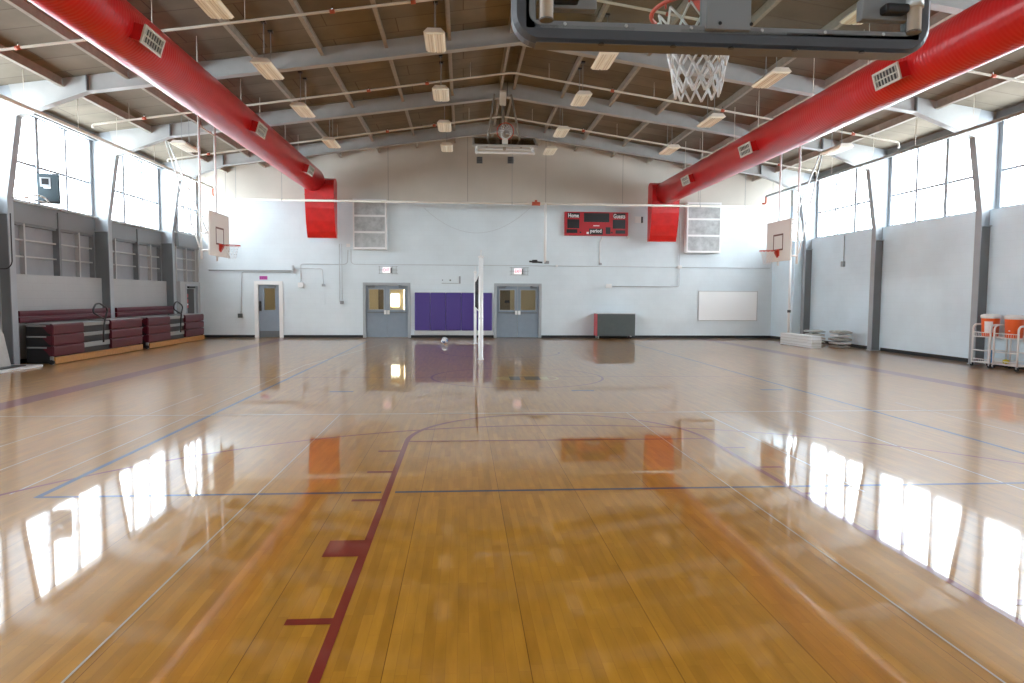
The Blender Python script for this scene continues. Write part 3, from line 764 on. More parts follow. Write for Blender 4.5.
for s in (-1, 1):
    c = B(); x = s*(w-.085); c.tube([(x, .13, -.23), (x, .13, 4.9)], .029, 'galv', 16); c.tube([(x, .13, -.235), (x, .13, -.228)], .030, 'pad_tan', 16)
    c.tube([(x, .13, -.13), (x, .13, -.09)], .036, 'galv', 16)
    c.done('hanger_pipe', t)
    c = B(); c.box((x-s*.22, .05, -.17), (x-s*.0, .10, -.08), 'frame_grey', .005); c.box((x-s*.14, .08, -.155), (x-s*.03, .15, -.115), 'black_metal', .012); c.done('pipe_clamp', t)
HZ = 3.135
t.location = (HX+.0, 3.12, HZ); t.rotation_euler = (0, 0, PI)
# --- side hoops
for s, x, lab in ((-1, -6.97, 'side basketball hoop with white board hung in front of the left windows'), (1, 9.55, 'side basketball hoop with white board hung in front of the right windows')):
    t = hoop(lab, w=1.62, zb=-.32, zt=.91, netspec=(5, 10, .0045))
    zroof = roofz(abs(x-CX)+.3)-3.15
    k = -s                                      # local x that points to +y in the hall
    for xx in (-.62, .62):
        c = B(); c.tube([(xx, .30, -.42), (xx, .30, zroof-.25)], .032, 'white_paint', 10); c.tube([(xx, .045, .30), (xx, .3, .30)], .03, 'white_paint', 8); c.tube([(xx, .045, -.18), (xx, .3, -.18)], .03, 'white_paint', 8); c.done('hanger_pole', t)
    c = B(); c.tube([(-.78, .3, zroof-.27), (.78, .3, zroof-.27)], .045, 'box_red' if s < 0 else 'pipe', 8); c.tube([(-.62, .3, zroof-.75), (.62, .3, zroof-.75)], .022, 'pipe', 8)
    c.tube([(-.78, .3, zroof-.27), (-.78, .3, zroof+.0)], .02, 'pipe', 6); c.tube([(.78, .3, zroof-.27), (.78, .3, zroof+.0)], .02, 'pipe', 6)
    c.done('top_beam', t)
    for xx in (-.62, .62):
        c = B(); c.tube([(xx, .35, -.1), (k*1.28+xx*.14, 1.92, 3.16)], .024, 'white_paint', 8); c.done('brace', t)
    c = B(); c.tube([(k*.62*.9+k*.3, .75, .9), (k*.1, .75, .9)], .016, 'white_paint', 6); c.done('tie', t)
    t.location = (x, 20.6, 3.15); t.rotation_euler = (0, 0, PI/2 if s < 0 else -PI/2)
# --- far hoop folded up under the roof
t = hoop('folded up basketball hoop hanging under the ridge near the far wall', glass=True, netspec=(4, 12, .006), netm='net')
w = .915
g = B(); g.box((-w+.05, .004, -.20), (w-.05, .016, .80), 'glass'); g.done('glass_pane', t)
c = B()
for (x0, x1, z0, z1) in ((-w, w, -.24, -.15), (-w, w, .77, .83), (-w, -w+.06, -.24, .83), (w-.06, w, -.24, .83)): c.box((x0, 0, z0), (x1, .05, z1), 'steel', .006)
c.box((-.08, -.15, -.03), (.08, .07, .10), 'lamp_body', .004)
c.done('board_frame', t)
c = B()
for z in (-.22, .25): c.tube([(-.82, .22, z), (.82, .22, z)], .03, 'white_paint', 8)
for x in (-.80, .80): c.tube([(x, .22, -.26), (x, .22, .7)], .04, 'white_paint', 8); c.tube([(x, .05, .1), (x, .22, .1)], .03, 'white_paint', 8)
c.done('back_frame', t)
c = B()
for x in (-.5, .5): c.tube([(x, .22, .45), (x*.5, -1.05, 1.75)], .03, 'purlin', 8)
c.tube([(0, .22, .2), (0, -.9, 1.9)], .045, 'purlin', 8); c.box((-.09, -1.15, 1.62), (.09, -.75, 1.9), 'lamp_body', .01)
c.done('mast', t)
t.location = (1.17, 19.75, 5.98); t.rotation_euler = (math.radians(-66), 0, 0)
t.location.z = 6.02

# ------------------------------------------------------------------ doors
def double_door(n, d, name):
    t = bpy.data.objects.new('door_%d' % n, None); COL.objects.link(t); t['kind'] = 'structure'; t.location = ((d[0]+d[1])/2, YW, 0); ORG[t.name] = Vector(t.location)
    b = B(); fw = .05
    b.box((d[0]-.06, YW-.035, 0), (d[0]+fw, YW+.12, DH+.06), 'door_frame'); b.box((d[1]-fw, YW-.035, 0), (d[1]+.06, YW+.12, DH+.06), 'door_frame'); b.box((d[0]+fw, YW-.035, DH-.05), (d[1]-fw, YW+.12, DH+.06), 'door_frame')
    b.done('door_frame', t)
    xm = (d[0]+d[1])/2
    for s in (-1, 1):
        xa, xb = (d[0]+fw+.005, xm-.004) if s < 0 else (xm+.004, d[1]-fw-.005)
        y0, y1 = YW+.05, YW+.095; zl = 1.10
        wa, wb = xa+.13, xb-.13; z0, z1 = 1.16, 1.98
        l = B(); holes_wall(l, xa, xb, .012, DH-.055, y0, y1, [(wa, wb, z0, z1)], 'door')
        lf = l.done('door_leaf', t)
        g = B(); g.box((wa, y0+.02, z0), (wb, y0+.028, z1), 'door_glass'); g.done('pane', lf)
        g = B()
        for q in ((wa-.03, wb+.03, z1, z1+.03), (wa-.03, wb+.03, z0-.03, z0), (wa-.03, wa, z0, z1), (wb, wb+.03, z0, z1)): g.box((q[0], y0-.012, q[2]), (q[1], y0, q[3]), 'door_frame')
        if n == 2 and s < 0: g.box((wa+.2, y0+.012, 1.45), (wa+.4, y0+.018, 1.56), 'black_metal')
        g.done('pane_trim', lf)
        p = B(); p.box((xa+.06, y0-.07, 1.02), (xb-.06, y0-.035, 1.07), 'steel_dark', .006); 
        hx = xb-.06 if s < 0 else xa+.06
        p.box((hx-.05, y0-.085, .96), (hx+.05, y0, 1.13), 'white_paint', .015)
        p.done('push_bar', lf)
        q = B(); cx = xa+.22 if s < 0 else xb-.22
        q.box((cx-.14, y0-.06, 2.05), (cx+.14, y0, 2.11), 'steel_dark', .008); q.tube([(cx, y0-.04, 2.12), (cx-s*.0+.18*(-s), y0-.2, 2.13), (cx-.05*s, y0-.02, 2.15)], .009, 'steel_dark', 6); q.done('door_closer', lf)
    return t
double_door(1, D1, 'a'); double_door(2, D2, 'b')
# single door
t = bpy.data.objects.new('door_3', None); COL.objects.link(t); t['kind'] = 'structure'; t.location = ((D3[0]+D3[1])/2, YW, 0); ORG[t.name] = Vector(t.location)
d = D3; fw = .05
b = B(); b.box((d[0]-.10, YW-.035, 0), (d[0]+fw, YW+.12, DH+.09), 'white_paint'); b.box((d[1]-fw, YW-.035, 0), (d[1]+.10, YW+.12, DH+.09), 'white_paint'); b.box((d[0]+fw, YW-.035, DH-.05), (d[1]-fw, YW+.12, DH+.09), 'white_paint'); b.done('door_frame', t)
xa, xb = d[0]+fw+.005, d[1]-fw-.005; y0, y1 = YW+.05, YW+.095; wa, wb, z0, z1 = xa+.22, xb-.17, 1.12, 2.0
l = B(); holes_wall(l, xa, xb, .012, DH-.055, y0, y1, [(wa, wb, z0, z1)], 'door'); lf = l.done('door_leaf', t)
g = B(); g.box((wa, y0+.02, z0), (wb, y0+.028, z1), 'door_glass'); g.done('pane', lf)
g = B(); g.box((xa+.01, y0-.012, .02), (xb-.01, y0, .27), 'door_kick'); g.done('kick_plate', lf)
g = B(); g.box((xa+.02, y0-.05, 1.08), (xa+.10, y0, 1.48), 'black_metal', .01); g.done('door_handle', lf)
g = B(); g.box((xb-.42, y0-.06, 2.03), (xb-.12, y0, 2.10), 'steel_dark', .008); g.tube([(xb-.15, y0-.04, 2.11), (xa+.3, y0-.15, 2.135)], .012, 'steel_dark', 6); g.done('door_closer', lf)
# left wall side door in the short end bay
t = bpy.data.objects.new('door_4', None); COL.objects.link(t); t['kind'] = 'structure'; t.location = (XE, FR[-1]+1.2, 0); ORG[t.name] = Vector(t.location)
ya, yb = FR[-1]+.62, YW-.25
b = B(); xf = XE+.02
for q in ((ya, ya+.07, 0, 2.13), (yb-.07, yb, 0, 2.13)): b.box((XE-.19, q[0], q[2]), (xf, q[1], q[3]), 'door_frame')
b.box((XE-.19, ya+.07, 2.06), (xf, yb-.07, 2.13), 'door_frame'); b.done('door_frame', t)
l = B(); l.box((XE-.10, ya+.075, .012), (XE-.06, yb-.075, 2.055), 'door_frame'); lf = l.done('door_leaf', t)
g = B(); g.box((XE-.06, ya+.2, .95), (XE-.054, yb-.28, 1.95), 'grille_dark'); g.done('pane', lf)
g = B()
for z in (1.62, 1.42, 1.22): g.box((XE-.054, ya+.22, z), (XE-.05, ya+.36, z+.13), 'score_red')
g.box((XE-.054, ya+.24, 1.32), (XE-.049, ya+.34, 1.38), 'white_text')
g.done('notice', lf)
g = B(); g.box((XE-.06, ya+.3, 1.98), (XE+.02, yb-.3, 2.05), 'black_metal', .008); g.done('door_closer', lf)

# ------------------------------------------------------------------ things on the far wall
def wbox(b, px0, py0, px1, py1, dep, m, bev=.004, y=YW):
    x0, z1 = wpt(px0, py0, y-dep); x1, z0 = wpt(px1, py1, y-dep); b.box((x0, y-dep, z0), (x1, y, z1), m, bev); return (x0, x1, z0, z1)
# purple pads
x0, zt = wpt(414.5, 292.5, YW-.06); x1, zb = wpt(492, 330.5, YW-.06); npad = 5
for k in range(npad):
    a = x0+(x1-x0)*k/npad; c = x0+(x1-x0)*(k+1)/npad
    nm = ['leftmost, beside the left double doors', 'second from the left', 'middle one of five', 'second from the right', 'rightmost, beside the right double doors'][k]
    b = B(); b.box((a+.004, YW-.065, zb), (c-.004, YW-.012, zt), 'purple', .018); b.box((a+.004, YW-.012, zb-.03), (c-.004, YW, zt+.015), 'pad_edge')
    solo(b, 'wall_pad', 'purple vinyl wall pad between the double doors, '+nm, 'wall pad', 'purple wall pads')
# white wall strip under the pads
b = B(); b.box((x0-.02, YW-.02, .11), (x1+.04, YW, zb-.035), 'pad_edge', .003); solo(b, 'sill_board', 'pale board along the wall under the purple pads', 'board')
# scoreboard
t = thing('scoreboard', 'red electronic scoreboard on the far wall reading Home, Guests and period', 'scoreboard', (wpt(597, 223)[0], YW, wpt(597, 236)[1]))
b = B(); X0, X1, Z0, Z1 = wbox(b, 564.8, 211.5, 628, 236, .16, 'score_red', .01); b.done('cabinet', t)
SW, SH = X1-X0, Z1-Z0; ys = YW-.16
def sr(b, u0, v0, u1, v1, m, d=.012): b.box((X0+SW*u0, ys-d, Z1-SH*v0), (X0+SW*u1, ys, Z1-SH*v1), m)
for nm, u0, v0, u1, v1 in (('home_name_panel', .04, .05, .235, .25), ('guests_name_panel', .76, .05, .955, .25), ('clock_panel', .30, .05, .70, .43), ('home_score_panel', .04, .32, .23, .70), ('guests_score_panel', .755, .32, .955, .70), ('period_panel', .385, .70, .60, .96), ('period_digit_panel', .645, .64, .72, .93), ('home_foul_panel', .03, .74, .20, .90), ('guests_foul_panel', .80, .76, .955, .91)):
    b = B(); sr(b, u0, v0, u1, v1, 'score_black'); o = b.done(nm, t)
    if nm == 'home_name_panel':
        c = B(); c.text('Home', (X0+SW*.137, ys-.015, Z1-SH*.16), SH*.17, 'white_text', SW*.165, bold=.02); c.done('lettering', o)
    if nm == 'guests_name_panel':
        c = B(); c.text('Guests', (X0+SW*.857, ys-.015, Z1-SH*.17), SH*.19, 'white_text', SW*.185, bold=.02); c.done('lettering', o)
    if nm == 'period_panel':
        c = B(); c.text('period', (X0+SW*.49, ys-.015, Z1-SH*.82), SH*.20, 'white_text', SW*.175, bold=.02); c.done('lettering', o)
b = B(); sr(b, .45, .565, .545, .60, 'white_text', .006); sr(b, .345, .85, .38, .93, 'white_text', .006); sr(b, .235, .84, .262, .90, 'score_black', .006); sr(b, .73, .84, .755, .90, 'score_black', .006)
b.box((X1-.02, ys-.03, Z0-.09), (X1+.06, ys+.1, Z0-.005), 'white_paint', .01)
b.done('small_marks', t)
xa, za = wpt(601, 237); xb_, zb_ = wpt(599.5, 263)
b = B(); b.tube(bend([(xa+.05, YW-.03, Z0-.03), (xa+.02, YW-.03, za-.08), (xb_, YW-.02, za-.2), (xb_, YW-.02, zb_)], .06, 3), .022, 'white_paint', 8); b.box((xb_-.03, YW-.04, zb_-.09), (xb_+.09, YW, zb_), 'pipe_grey', .006)
solo(b, 'cable_raceway', 'pale cable raceway hanging down below the red scoreboard', 'cable')
b = B(); wbox(b, 635, 216.5, 641, 222.8, .06, 'white_paint'); wbox(b, 641.2, 216.7, 643, 222.9, .05, 'box_grey'); solo(b, 'thermostat_box', 'small white control box between scoreboard and right duct elbow', 'control box')
# white filter frames
for nm, (p0, q0, p1, q1) in (('left', (352.5, 198.5, 386.5, 249.5)), ('right', (687.5, 202, 720.5, 253))):
    t = thing('filter_frame', 'white three-panel air filter frame beside the %s red duct elbow' % nm, 'vent', (wpt((p0+p1)/2, q1)[0], YW, wpt(p0, q1)[1]), 'wall filter frames')
    b = B(); dp = .32; x0, z1 = wpt(p0, q0, YW-dp); x1, z0 = wpt(p1, q1, YW-dp); y = YW-dp
    b.box((x0, y+.03, z0), (x1, YW, z1), 'white_paint', .006)
    for q in ((x0, x0+.06, z0, z1), (x1-.06, x1, z0, z1)): b.box((q[0], y, q[2]), (q[1], y+.03, q[3]), 'white_paint')
    H = z1-z0; zs = [z1, z1-H*.335, z1-H*.66, z0]
    for z in zs:
        zz = min(max(z, z0+.045), z1-.045); b.box((x0+.06, y, zz-.04), (x1-.06, y+.03, zz+.04), 'white_paint')
    b.done('housing', t)
    for k in range(3):
        c = B(); c.box((x0+.06, y+.012, zs[k+1]+.04), (x1-.06, y+.03, zs[k]-.04), 'mesh_panel'); c.done('filter_panel', t)
# whiteboard
t = thing('whiteboard', 'blank white board in a thin metal frame on the far wall at right', 'whiteboard', (wpt(727, 300)[0], YW, wpt(727, 321)[1]))
b = B(); x0, z1 = wpt(698.5, 290.8, YW-.03); x1, z0 = wpt(757, 321, YW-.03); b.box((x0, YW-.025, z0), (x1, YW, z1), 'whiteboard'); b.done('panel', t)
b = B()
for q in ((x0, x1, z0, z0+.03), (x0, x1, z1-.03, z1), (x0, x0+.03, z0+.03, z1-.03), (x1-.03, x1, z0+.03, z1-.03)): b.box((q[0], YW-.035, q[2]), (q[1], YW-.026, q[3]), 'alu')
b.done('frame', t)
# exit signs with wire guards
for nm, cxp, cyp in (('left', 386.5, 270), ('right', 518, 271.3)):
    cx, cz = wpt(cxp, cyp, YW-.1)
    t = thing('exit_sign', 'lit EXIT sign with red letters above the %s double doors' % nm, 'exit sign', (cx, YW, cz-.12), 'exit signs')
    b = B(); b.box((cx-.155, YW-.10, cz-.115), (cx+.155, YW, cz+.115), 'exit_face', .01); o = b.done('sign_box', t)
    c = B(); c.text('EXIT', (cx, YW-.103, cz), .135, 'exit_red', .25, bold=.015); c.done('lettering', o)
    c = B()
    for z in (-.15, 0, .15): c.tube(bend([(cx-.33, YW, cz+z), (cx-.30, YW-.16, cz+z), (cx+.42, YW-.16, cz+z), (cx+.45, YW, cz+z)], .05, 3), .007, 'pipe_grey', 5)
    for xx in (-.28, .24, .40): c.tube([(cx+xx, YW-.16, cz-.15), (cx+xx, YW-.16, cz+.15)], .007, 'pipe_grey', 5)
    c.done('wire_guard', t)
    c = B(); c.box((cx+.16, YW-.12, cz-.12), (cx+.20, YW, cz+.10), 'box_grey', .01); c.done('side_lamp', t)
# magenta sign over the single door
x0, z1 = wpt(259.5, 276); x1, z0 = wpt(267.5, 279.6)
b = B(); b.box((x0, YW-.012, z0), (x1, YW, z1), 'magenta')
for k, u in enumerate((.06, .30, .54, .76)): b.box((x0+(x1-x0)*u, YW-.016, z0+.02), (x0+(x1-x0)*(u+.10), YW-.012, z1-.02), 'magenta_dark')
solo(b, 'door_sign', 'small magenta sign on the wall above the single grey door', 'sign')
# grey cabinet on casters
t = thing('rolling_cabinet', 'grey rolling cabinet with red side against the far wall', 'cabinet', (wpt(615, 330)[0], YW-.4, 0))
yc = YW-.72; x0, z1 = wpt(597.5, 314, yc); x1, z0 = wpt(635, 336, yc); xs = x0
b = B(); b.box((x0, yc, .12), (x1, YW-.1, z1), 'box_grey', .008); b.done('body', t)
b = B(); b.box((x0-.03, yc+.01, .12), (x0-.001, YW-.1, z1), 'box_red', .004); b.box((x0-.03, yc+.0, .12), (x0-.001, yc+.02, z1), 'box_red'); b.done('red_side', t)
b = B(); b.box((x0-.03, yc-.01, z1+.001), (x1+.01, YW-.1, z1+.035), 'alu', .004); b.done('top', t)
for xx in (x0+.06, x1-.16):
    for yy in (yc+.08, YW-.2):
        b = B(); b.tube([(xx-.02, yy, .055), (xx+.02, yy, .055)], .054, 'alu' if xx == x0+.06 else 'rubber', 12); b.box((xx-.03, yy-.03, .09), (xx+.03, yy+.03, .12), 'alu'); b.done('caster', t)
# conduits, boxes
def cond(label, pts, r=.018, boxes=(), m='conduit', d=.03, name='conduit'):
    P = [(*[wpt(x, y)[0]], YW-d, wpt(x, y)[1]) for x, y in pts]
    if boxes:
        c = P[0]; t = thing(name, label, 'conduit', (c[0], YW, c[2]))
        b = B(); b.tube(bend(P, .1, 4), r, m, 8); b.done('tube_run', t)
        for bx in boxes:
            b = B(); x, z = wpt(bx[0], bx[1]); w, h = bx[2]/2, bx[3]/2; b.box((x-w, YW-.07-d, z-h), (x+w, YW-(.002 if d < .05 else d-.025), z+h), bx[4], .008); b.done('junction_box', t)
    else:
        b = B(); b.tube(bend(P, .1, 4), r, m, 8); solo(b, name, label, 'conduit')
cond('horizontal grey conduit from the left corner to a small box above the single door', [(209, 270), (243, 270.3), (292, 270.8)], .024, [(293.2, 268.8, .07, .28, 'conduit')])
cond('grey conduit bending down left of the single door to a black box', [(291, 272.3), (242, 271.8), (241.2, 315)], .016, [(240.6, 315.6, .17, .17, 'box_grey')])
cond('conduit bending down to a white wall lamp right of the single door', [(348, 250), (347.6, 263), (344, 264.6), (301, 263.8), (301, 283)], .016, [(301, 285, .22, .2, 'white_paint'), (348.5, 245.5, .14, .13, 'white_paint')])
cond('short conduit dropping to a small grey switch right of the white wall lamp', [(294, 268.2), (323, 268.8), (323.8, 284)], .014, [(324, 285.2, .13, .10, 'pipe_grey')], d=.075)
cond('long thin conduit running across the far wall above both double doors', [(351, 249), (351.2, 262.5), (354, 264.3), (560, 266), (770, 268.3)], .014, [(556.5, 266, .09, .09, 'white_paint')], d=.02)
cond('pair of vertical conduits left of the left double doors ending in a box', [(339.7, 244), (340.2, 302)], .018, [(342.3, 302.5, .14, .13, 'pipe_grey')], d=.07)
cond('thin vertical conduit beside the left filter frame ending at the same box', [(342, 244), (342.6, 300)], .012, d=.07)
cond('conduit running down from the right duct elbow and left to a white box', [(676, 217), (679, 221), (678.6, 286.8), (612, 286.4)], .016, [(608.3, 286, .24, .17, 'white_paint'), (679.2, 267.2, .16, .13, 'white_paint')], d=.07)
b = B(); wbox(b, 458.8, 276.3, 460.6, 283.6, .07, 'pipe_grey'); wbox(b, 441.5, 283, 459, 283.6, .02, 'pipe_grey', 0); wbox(b, 449.5, 279.5, 451, 281, .03, 'steel_dark', 0); wbox(b, 442, 279.6, 443, 280.6, .03, 'steel_dark', 0); solo(b, 'wall_speaker_plate', 'small wall plate with two dark knobs above the purple pads', 'wall plate')
b = B(); x, z = wpt(324.5, 292); b.box((x-.2, YW-.012, z-.52), (x+.02, YW, z+.02), 'wall_back', .003); solo(b, 'access_panel', 'flat painted access panel below the small grey switch', 'access panel')
b = B()
for px in (479.5, 510.5): wbox(b, px-2.6, 157, px+2.6, 163.5, .08, 'steel_dark')
bpair = b
# two small dark vents in the gable, each its own thing
bpair.bm.free()
for px, nm in ((479.5, 'left'), (510.5, 'right')):
    b = B(); x, z1 = wpt(px-2.9, 157); x1, z0 = wpt(px+2.9, 163.6); b.box((x, YW-.06, z0), (x1, YW, z1), 'steel_dark', .006)
    for k in range(4): b.box((x+.02, YW-.07, z0+.03+k*.06), (x1-.02, YW-.06, z0+.06+k*.06), 'grille_dark')
    solo(b, 'gable_vent', 'small dark vent high on the gable, the %s one of two' % nm, 'vent')
# cable sagging on the gable, right half
b = B(); P = []
for k in range(21):
    t_ = k/20; px = 424+(530-424)*t_; py = 208+25*4*t_*(1-t_); x, z = wpt(px, py, YW-.02); P.append((x, YW-.02, z))
b.tube(P, .007, 'conduit', 5); solo(b, 'cable', 'thin grey cable sagging across the far wall below the long pipe', 'cable')

# ------------------------------------------------------------------ volleyball posts, net, ball
def vpost(x, y, h, lab, r):
    t = thing('volleyball_post', lab, 'volleyball post', (x, y, 0), 'volleyball posts')
    b = B(); b.lathe((x, y, 0), [(.085, 0), (.085, .02), (r*1.05, .03), (r*1.05, h*.5), (r, h*.5+.01), (r, h-.05)], 'white_paint', seg=16); b.done('pole', t)
    b = B(); b.lathe((x, y, h-.05), [(r*1.3, 0), (r*1.3, .04), (r*.5, .06), (.01, .08), (.01, .17), (.018, .18), (.004, .22)], 'white_paint', seg=12); b.done('top_cap', t)
    b = B(); b.box((x-.03, y-r-.07, 1.05), (x+.03, y-r, 1.2), 'white_paint', .006); b.tube([(x-.05, y-r-.04, 1.13), (x+.05, y-r-.04, 1.13)], .025, 'alu', 10); b.done('winch', t)
    return t
PX0, PX1, PY0, PY1 = .482, .435, 18.9, 25.2
vpost(PX0, PY0, 2.82, 'white volleyball post nearer the camera, standing on the court', .062)
vpost(PX1, PY1, 2.62, 'white volleyball post farther from the camera, standing on the court', .048)
t = thing('volleyball_net', 'black volleyball net strung between the two white posts', 'volleyball net', (PX0, PY0, 1.3))
def np_(u, v):
    sag = .22*4*u*(1-u)*(1 if v > .5 else -.3)
    return (PX0+(PX1-PX0)*u-.03*math.sin(PI*u)-.05*(1-u), PY0+.12+(PY1-PY0-.24)*u, 1.32+(2.33-1.32)*v-sag*.6)
b = B(); nu, nv = 64, 10
for i in range(nu+1): b.tube([np_(.02+.96*i/nu, v/nv) for v in range(nv+1)], .0035, 'net_black', 4)
for j in range(nv+1): b.tube([np_(.02+.96*i/16, j/nv) for i in range(17)], .0035, 'net_black', 4)
b.done('mesh', t)
for v, nm in ((1, 'top_band'), (0, 'bottom_band')):
    b = B(); b.tube([np_(i/20, v) for i in range(21)], .018, 'white_paint', 6)
    p = np_(0, v); b.tube([(PX0, PY0+.09, p[2]+(.12 if v else -.03)), p], .012, 'white_paint', 6); p = np_(1, v); b.tube([(PX1, PY1-.08, p[2]+(.1 if v else 0)), p], .012, 'white_paint', 6)
    b.done(nm, t)
BX, BY, R = -.66, 25.0, .125
t = thing('volleyball', 'white and blue volleyball lying on the floor near the far wall', 'ball', (BX, BY, 0))
b = B(); b.lathe((BX, BY, R), [(R*math.sin(PI*k/20)+.0004, -R*math.cos(PI*k/20)) for k in range(21)], 'ball_white', seg=28); b.done('cover', t)
b = B()
q = R+.0015
def sp(a, e): return (BX+q*math.cos(e)*math.sin(a), BY-q*math.cos(e)*math.cos(a), R+q*math.sin(e))
for a0, a1, e0, e1 in ((-.9, .15, -.75, -.1), (.55, 1.3, -.3, .5), (-1.5, -1.0, .1, .8)):
    for i in range(6):
        for k in range(6):
            A0, A1 = a0+(a1-a0)*i/6, a0+(a1-a0)*(i+1)/6; E0, E1 = e0+(e1-e0)*k/6, e0+(e1-e0)*(k+1)/6
            b.quad([sp(A0, E0), sp(A1, E0), sp(A1, E1), sp(A0, E1)], 'ball_blue')
b.done('blue_panel', t)

# ------------------------------------------------------------------ bleachers (folded)
def bleacher(lab, Y0, YS0, YS1, Y1, XF, band0, band1, rails):
    t = thing('bleacher', lab, 'bleacher', (XF, (Y0+Y1)/2, 0), 'folded bleachers')
    zk, zt = .19, .99; n = 3; h = (zt-zk)/n
    for ya, yb in ((Y0, YS0), (YS1, Y1)):
        for k in range(n):
            z0 = zk+k*h; xo = XF-.012*(n-1-k)*0
            b = B()
            # moulded seat front: upright face with a rounded top nose and a recessed groove under it
            prof = [(XF-.08, z0+.012), (XF-.015, z0+.012), (XF-.004, z0+.03), (XF, z0+.10), (XF+.004, z0+h-.05), (XF-.008, z0+h-.012), (XF-.03, z0+h), (XF-.08, z0+h)]
            b.prism(prof, 1, ya, yb, 'maroon')
            o = b.done('seat_board', t)
        # curved end cheek of the block
        for yy, d in ((ya, -1), (yb, 1)):
            pass
    e = B()
    for k in range(n):
        z1 = zk+(k+1)*h
        e.prism([(XF-.10, z1-h+.03), (XF-.02, z1-h+.02), (XF-.02, z1-.02), (XF-.30, z1-.02), (XF-.22, z1-.10)], 1, Y0-.02, Y0+.02, 'maroon')
    e.done('end_cheek', t)
    for k in range(n):                                    # grey metal steps in the aisle and the open rack at the near end
        z1 = zk+(k+1)*h-.01
        b = B(); b.box((XF-.64, YS0+.01, z1-.095 if k else z1-.13), (XF-.05-.0*k, YS1-.01, z1), 'bleach_steel', .008); o = b.done('step', t)
        b = B(); b.box((XF-.08, YS0+.012, z1-.25), (XF-.07, YS1-.012, z1-.10), 'black_metal'); b.done('riser', o)
        b = B(); b.box((XF-.62, Y0-.03, z1-.05), (XF-.16, Y0+.015, z1-.012), 'bleach_steel', .006); b.done('deck_end', t)
    for ya, yb in ((Y0, YS0-.01), (YS1+.01, Y1)):
        b = B(); b.box((XF-.64, ya, zt), (XF-.03, yb, zt+.018), 'bleach_steel', .004); b.done('top_deck', t)
    b = B(); b.box((XF-.66, Y0+.02, .03), (XF-.085, Y1-.02, zt-.03), 'black_metal')
    b.done('understructure', t)
    b = B(); b.box((XF-.06, Y0+.03, .012), (XF+.012, Y1-.0, zk-.012), 'wood', .006); b.done('kick_board', t)
    for y in (Y0+.0, Y1-.06):
        b = B(); b.box((XF-.09, y-.03, .0), (XF-.02, y+.03, .20), 'bleach_steel' if y == Y0 else 'black_metal', .006); b.tube([(XF-.055, y-.045, .06), (XF-.055, y+.045, .06)], .058, 'rubber', 12); b.done('roller', t)
    b = B()
    for k in range(2): b.prism([(XF-.76, 1.025+k*.15), (XF-.70, 1.025+k*.15), (XF-.69, 1.10+k*.15), (XF-.70, 1.165+k*.15), (XF-.76, 1.165+k*.15)], 1, band0, band1, 'maroon')
    b.done('rear_seat_row', t)
    for y in rails:
        P = [(XF+.035, y-.06, .40), (XF+.035, y-.04, .66), (XF+.03, y+.0, .84), (XF-.02, y+.18, 1.04), (XF-.06, y+.40, 1.27), (XF-.06, y+.34, 1.36), (XF-.06, y-.02, 1.48), (XF-.06, y-.22, 1.46), (XF-.05, y-.38, 1.32), (XF-.05, y-.36, 1.22), (XF-.03, y-.2, 1.15), (XF-.03, y+.16, 1.05)]
        b = B(); b.tube(bend(P, .06, 4), .024, 'black_metal', 8); b.done('hand_rail', t)
    return t
bleacher('folded maroon bleacher nearer the camera along the left wall', 17.68, 19.05, 20.5, 22.38, -10.0, 17.56, 21.9, (20.02,))
bleacher('folded maroon bleacher farther from the camera along the left wall', 22.78, 24.42, 25.75, 27.5, -9.98, 22.25, 26.45, (25.25,))

# ------------------------------------------------------------------ left edge: board leaning on the column, slab on the floor
b = B()
prof = [(-.55, 0), (.32, 0), (.22, .75), (.12, .92), (-.02, .98), (-.55, .98)]
c0 = Vector((-10.52, 16.45, 0))
P0 = [b.bm.verts.new((c0.x+.10*p[1]*-1-.0, c0.y+p[0], .055+p[1]*.99)) for p in prof]; P1 = [b.bm.verts.new((c0.x+.08-.10*p[1], c0.y+p[0], .055+p[1]*.99)) for p in prof]
fs = [b.bm.faces.new(P0), b.bm.faces.new(P1[::-1])]
for i in range(len(prof)): fs.append(b.bm.faces.new((P0[i], P1[i], P1[(i+1) % len(prof)], P0[(i+1) % len(prof)])))
b._fin(fs, 'mat_grey'); bmesh.ops.bevel(b.bm, geom=list(b.bm.edges), offset=.012, segments=2, affect='EDGES')
solo(b, 'folded_table', 'pale grey rounded board standing upright at the left edge', 'board')
b = B(); b.box((-10.97, 15.4, 0), (-10.02, 17.25, .05), 'mat_white', .012)
b.box((-10.5, 15.5, .051), (-10.2, 16.9, .07), 'black_metal', .004)
solo(b, 'floor_panel', 'white flat panel lying on the floor at the left edge', 'panel')
b = B(); b.tube(bend([(-10.62, 17.24, 3.62), (-10.62, 17.24, 3.45), (-10.62, 17.24, 2.45), (-10.72, 17.24, 2.32), (-10.95, 17.24, 2.32)], .08, 4), .013, 'black_metal', 8)
solo(b, 'cable', 'dark cable hanging down the nearest left column', 'cable')

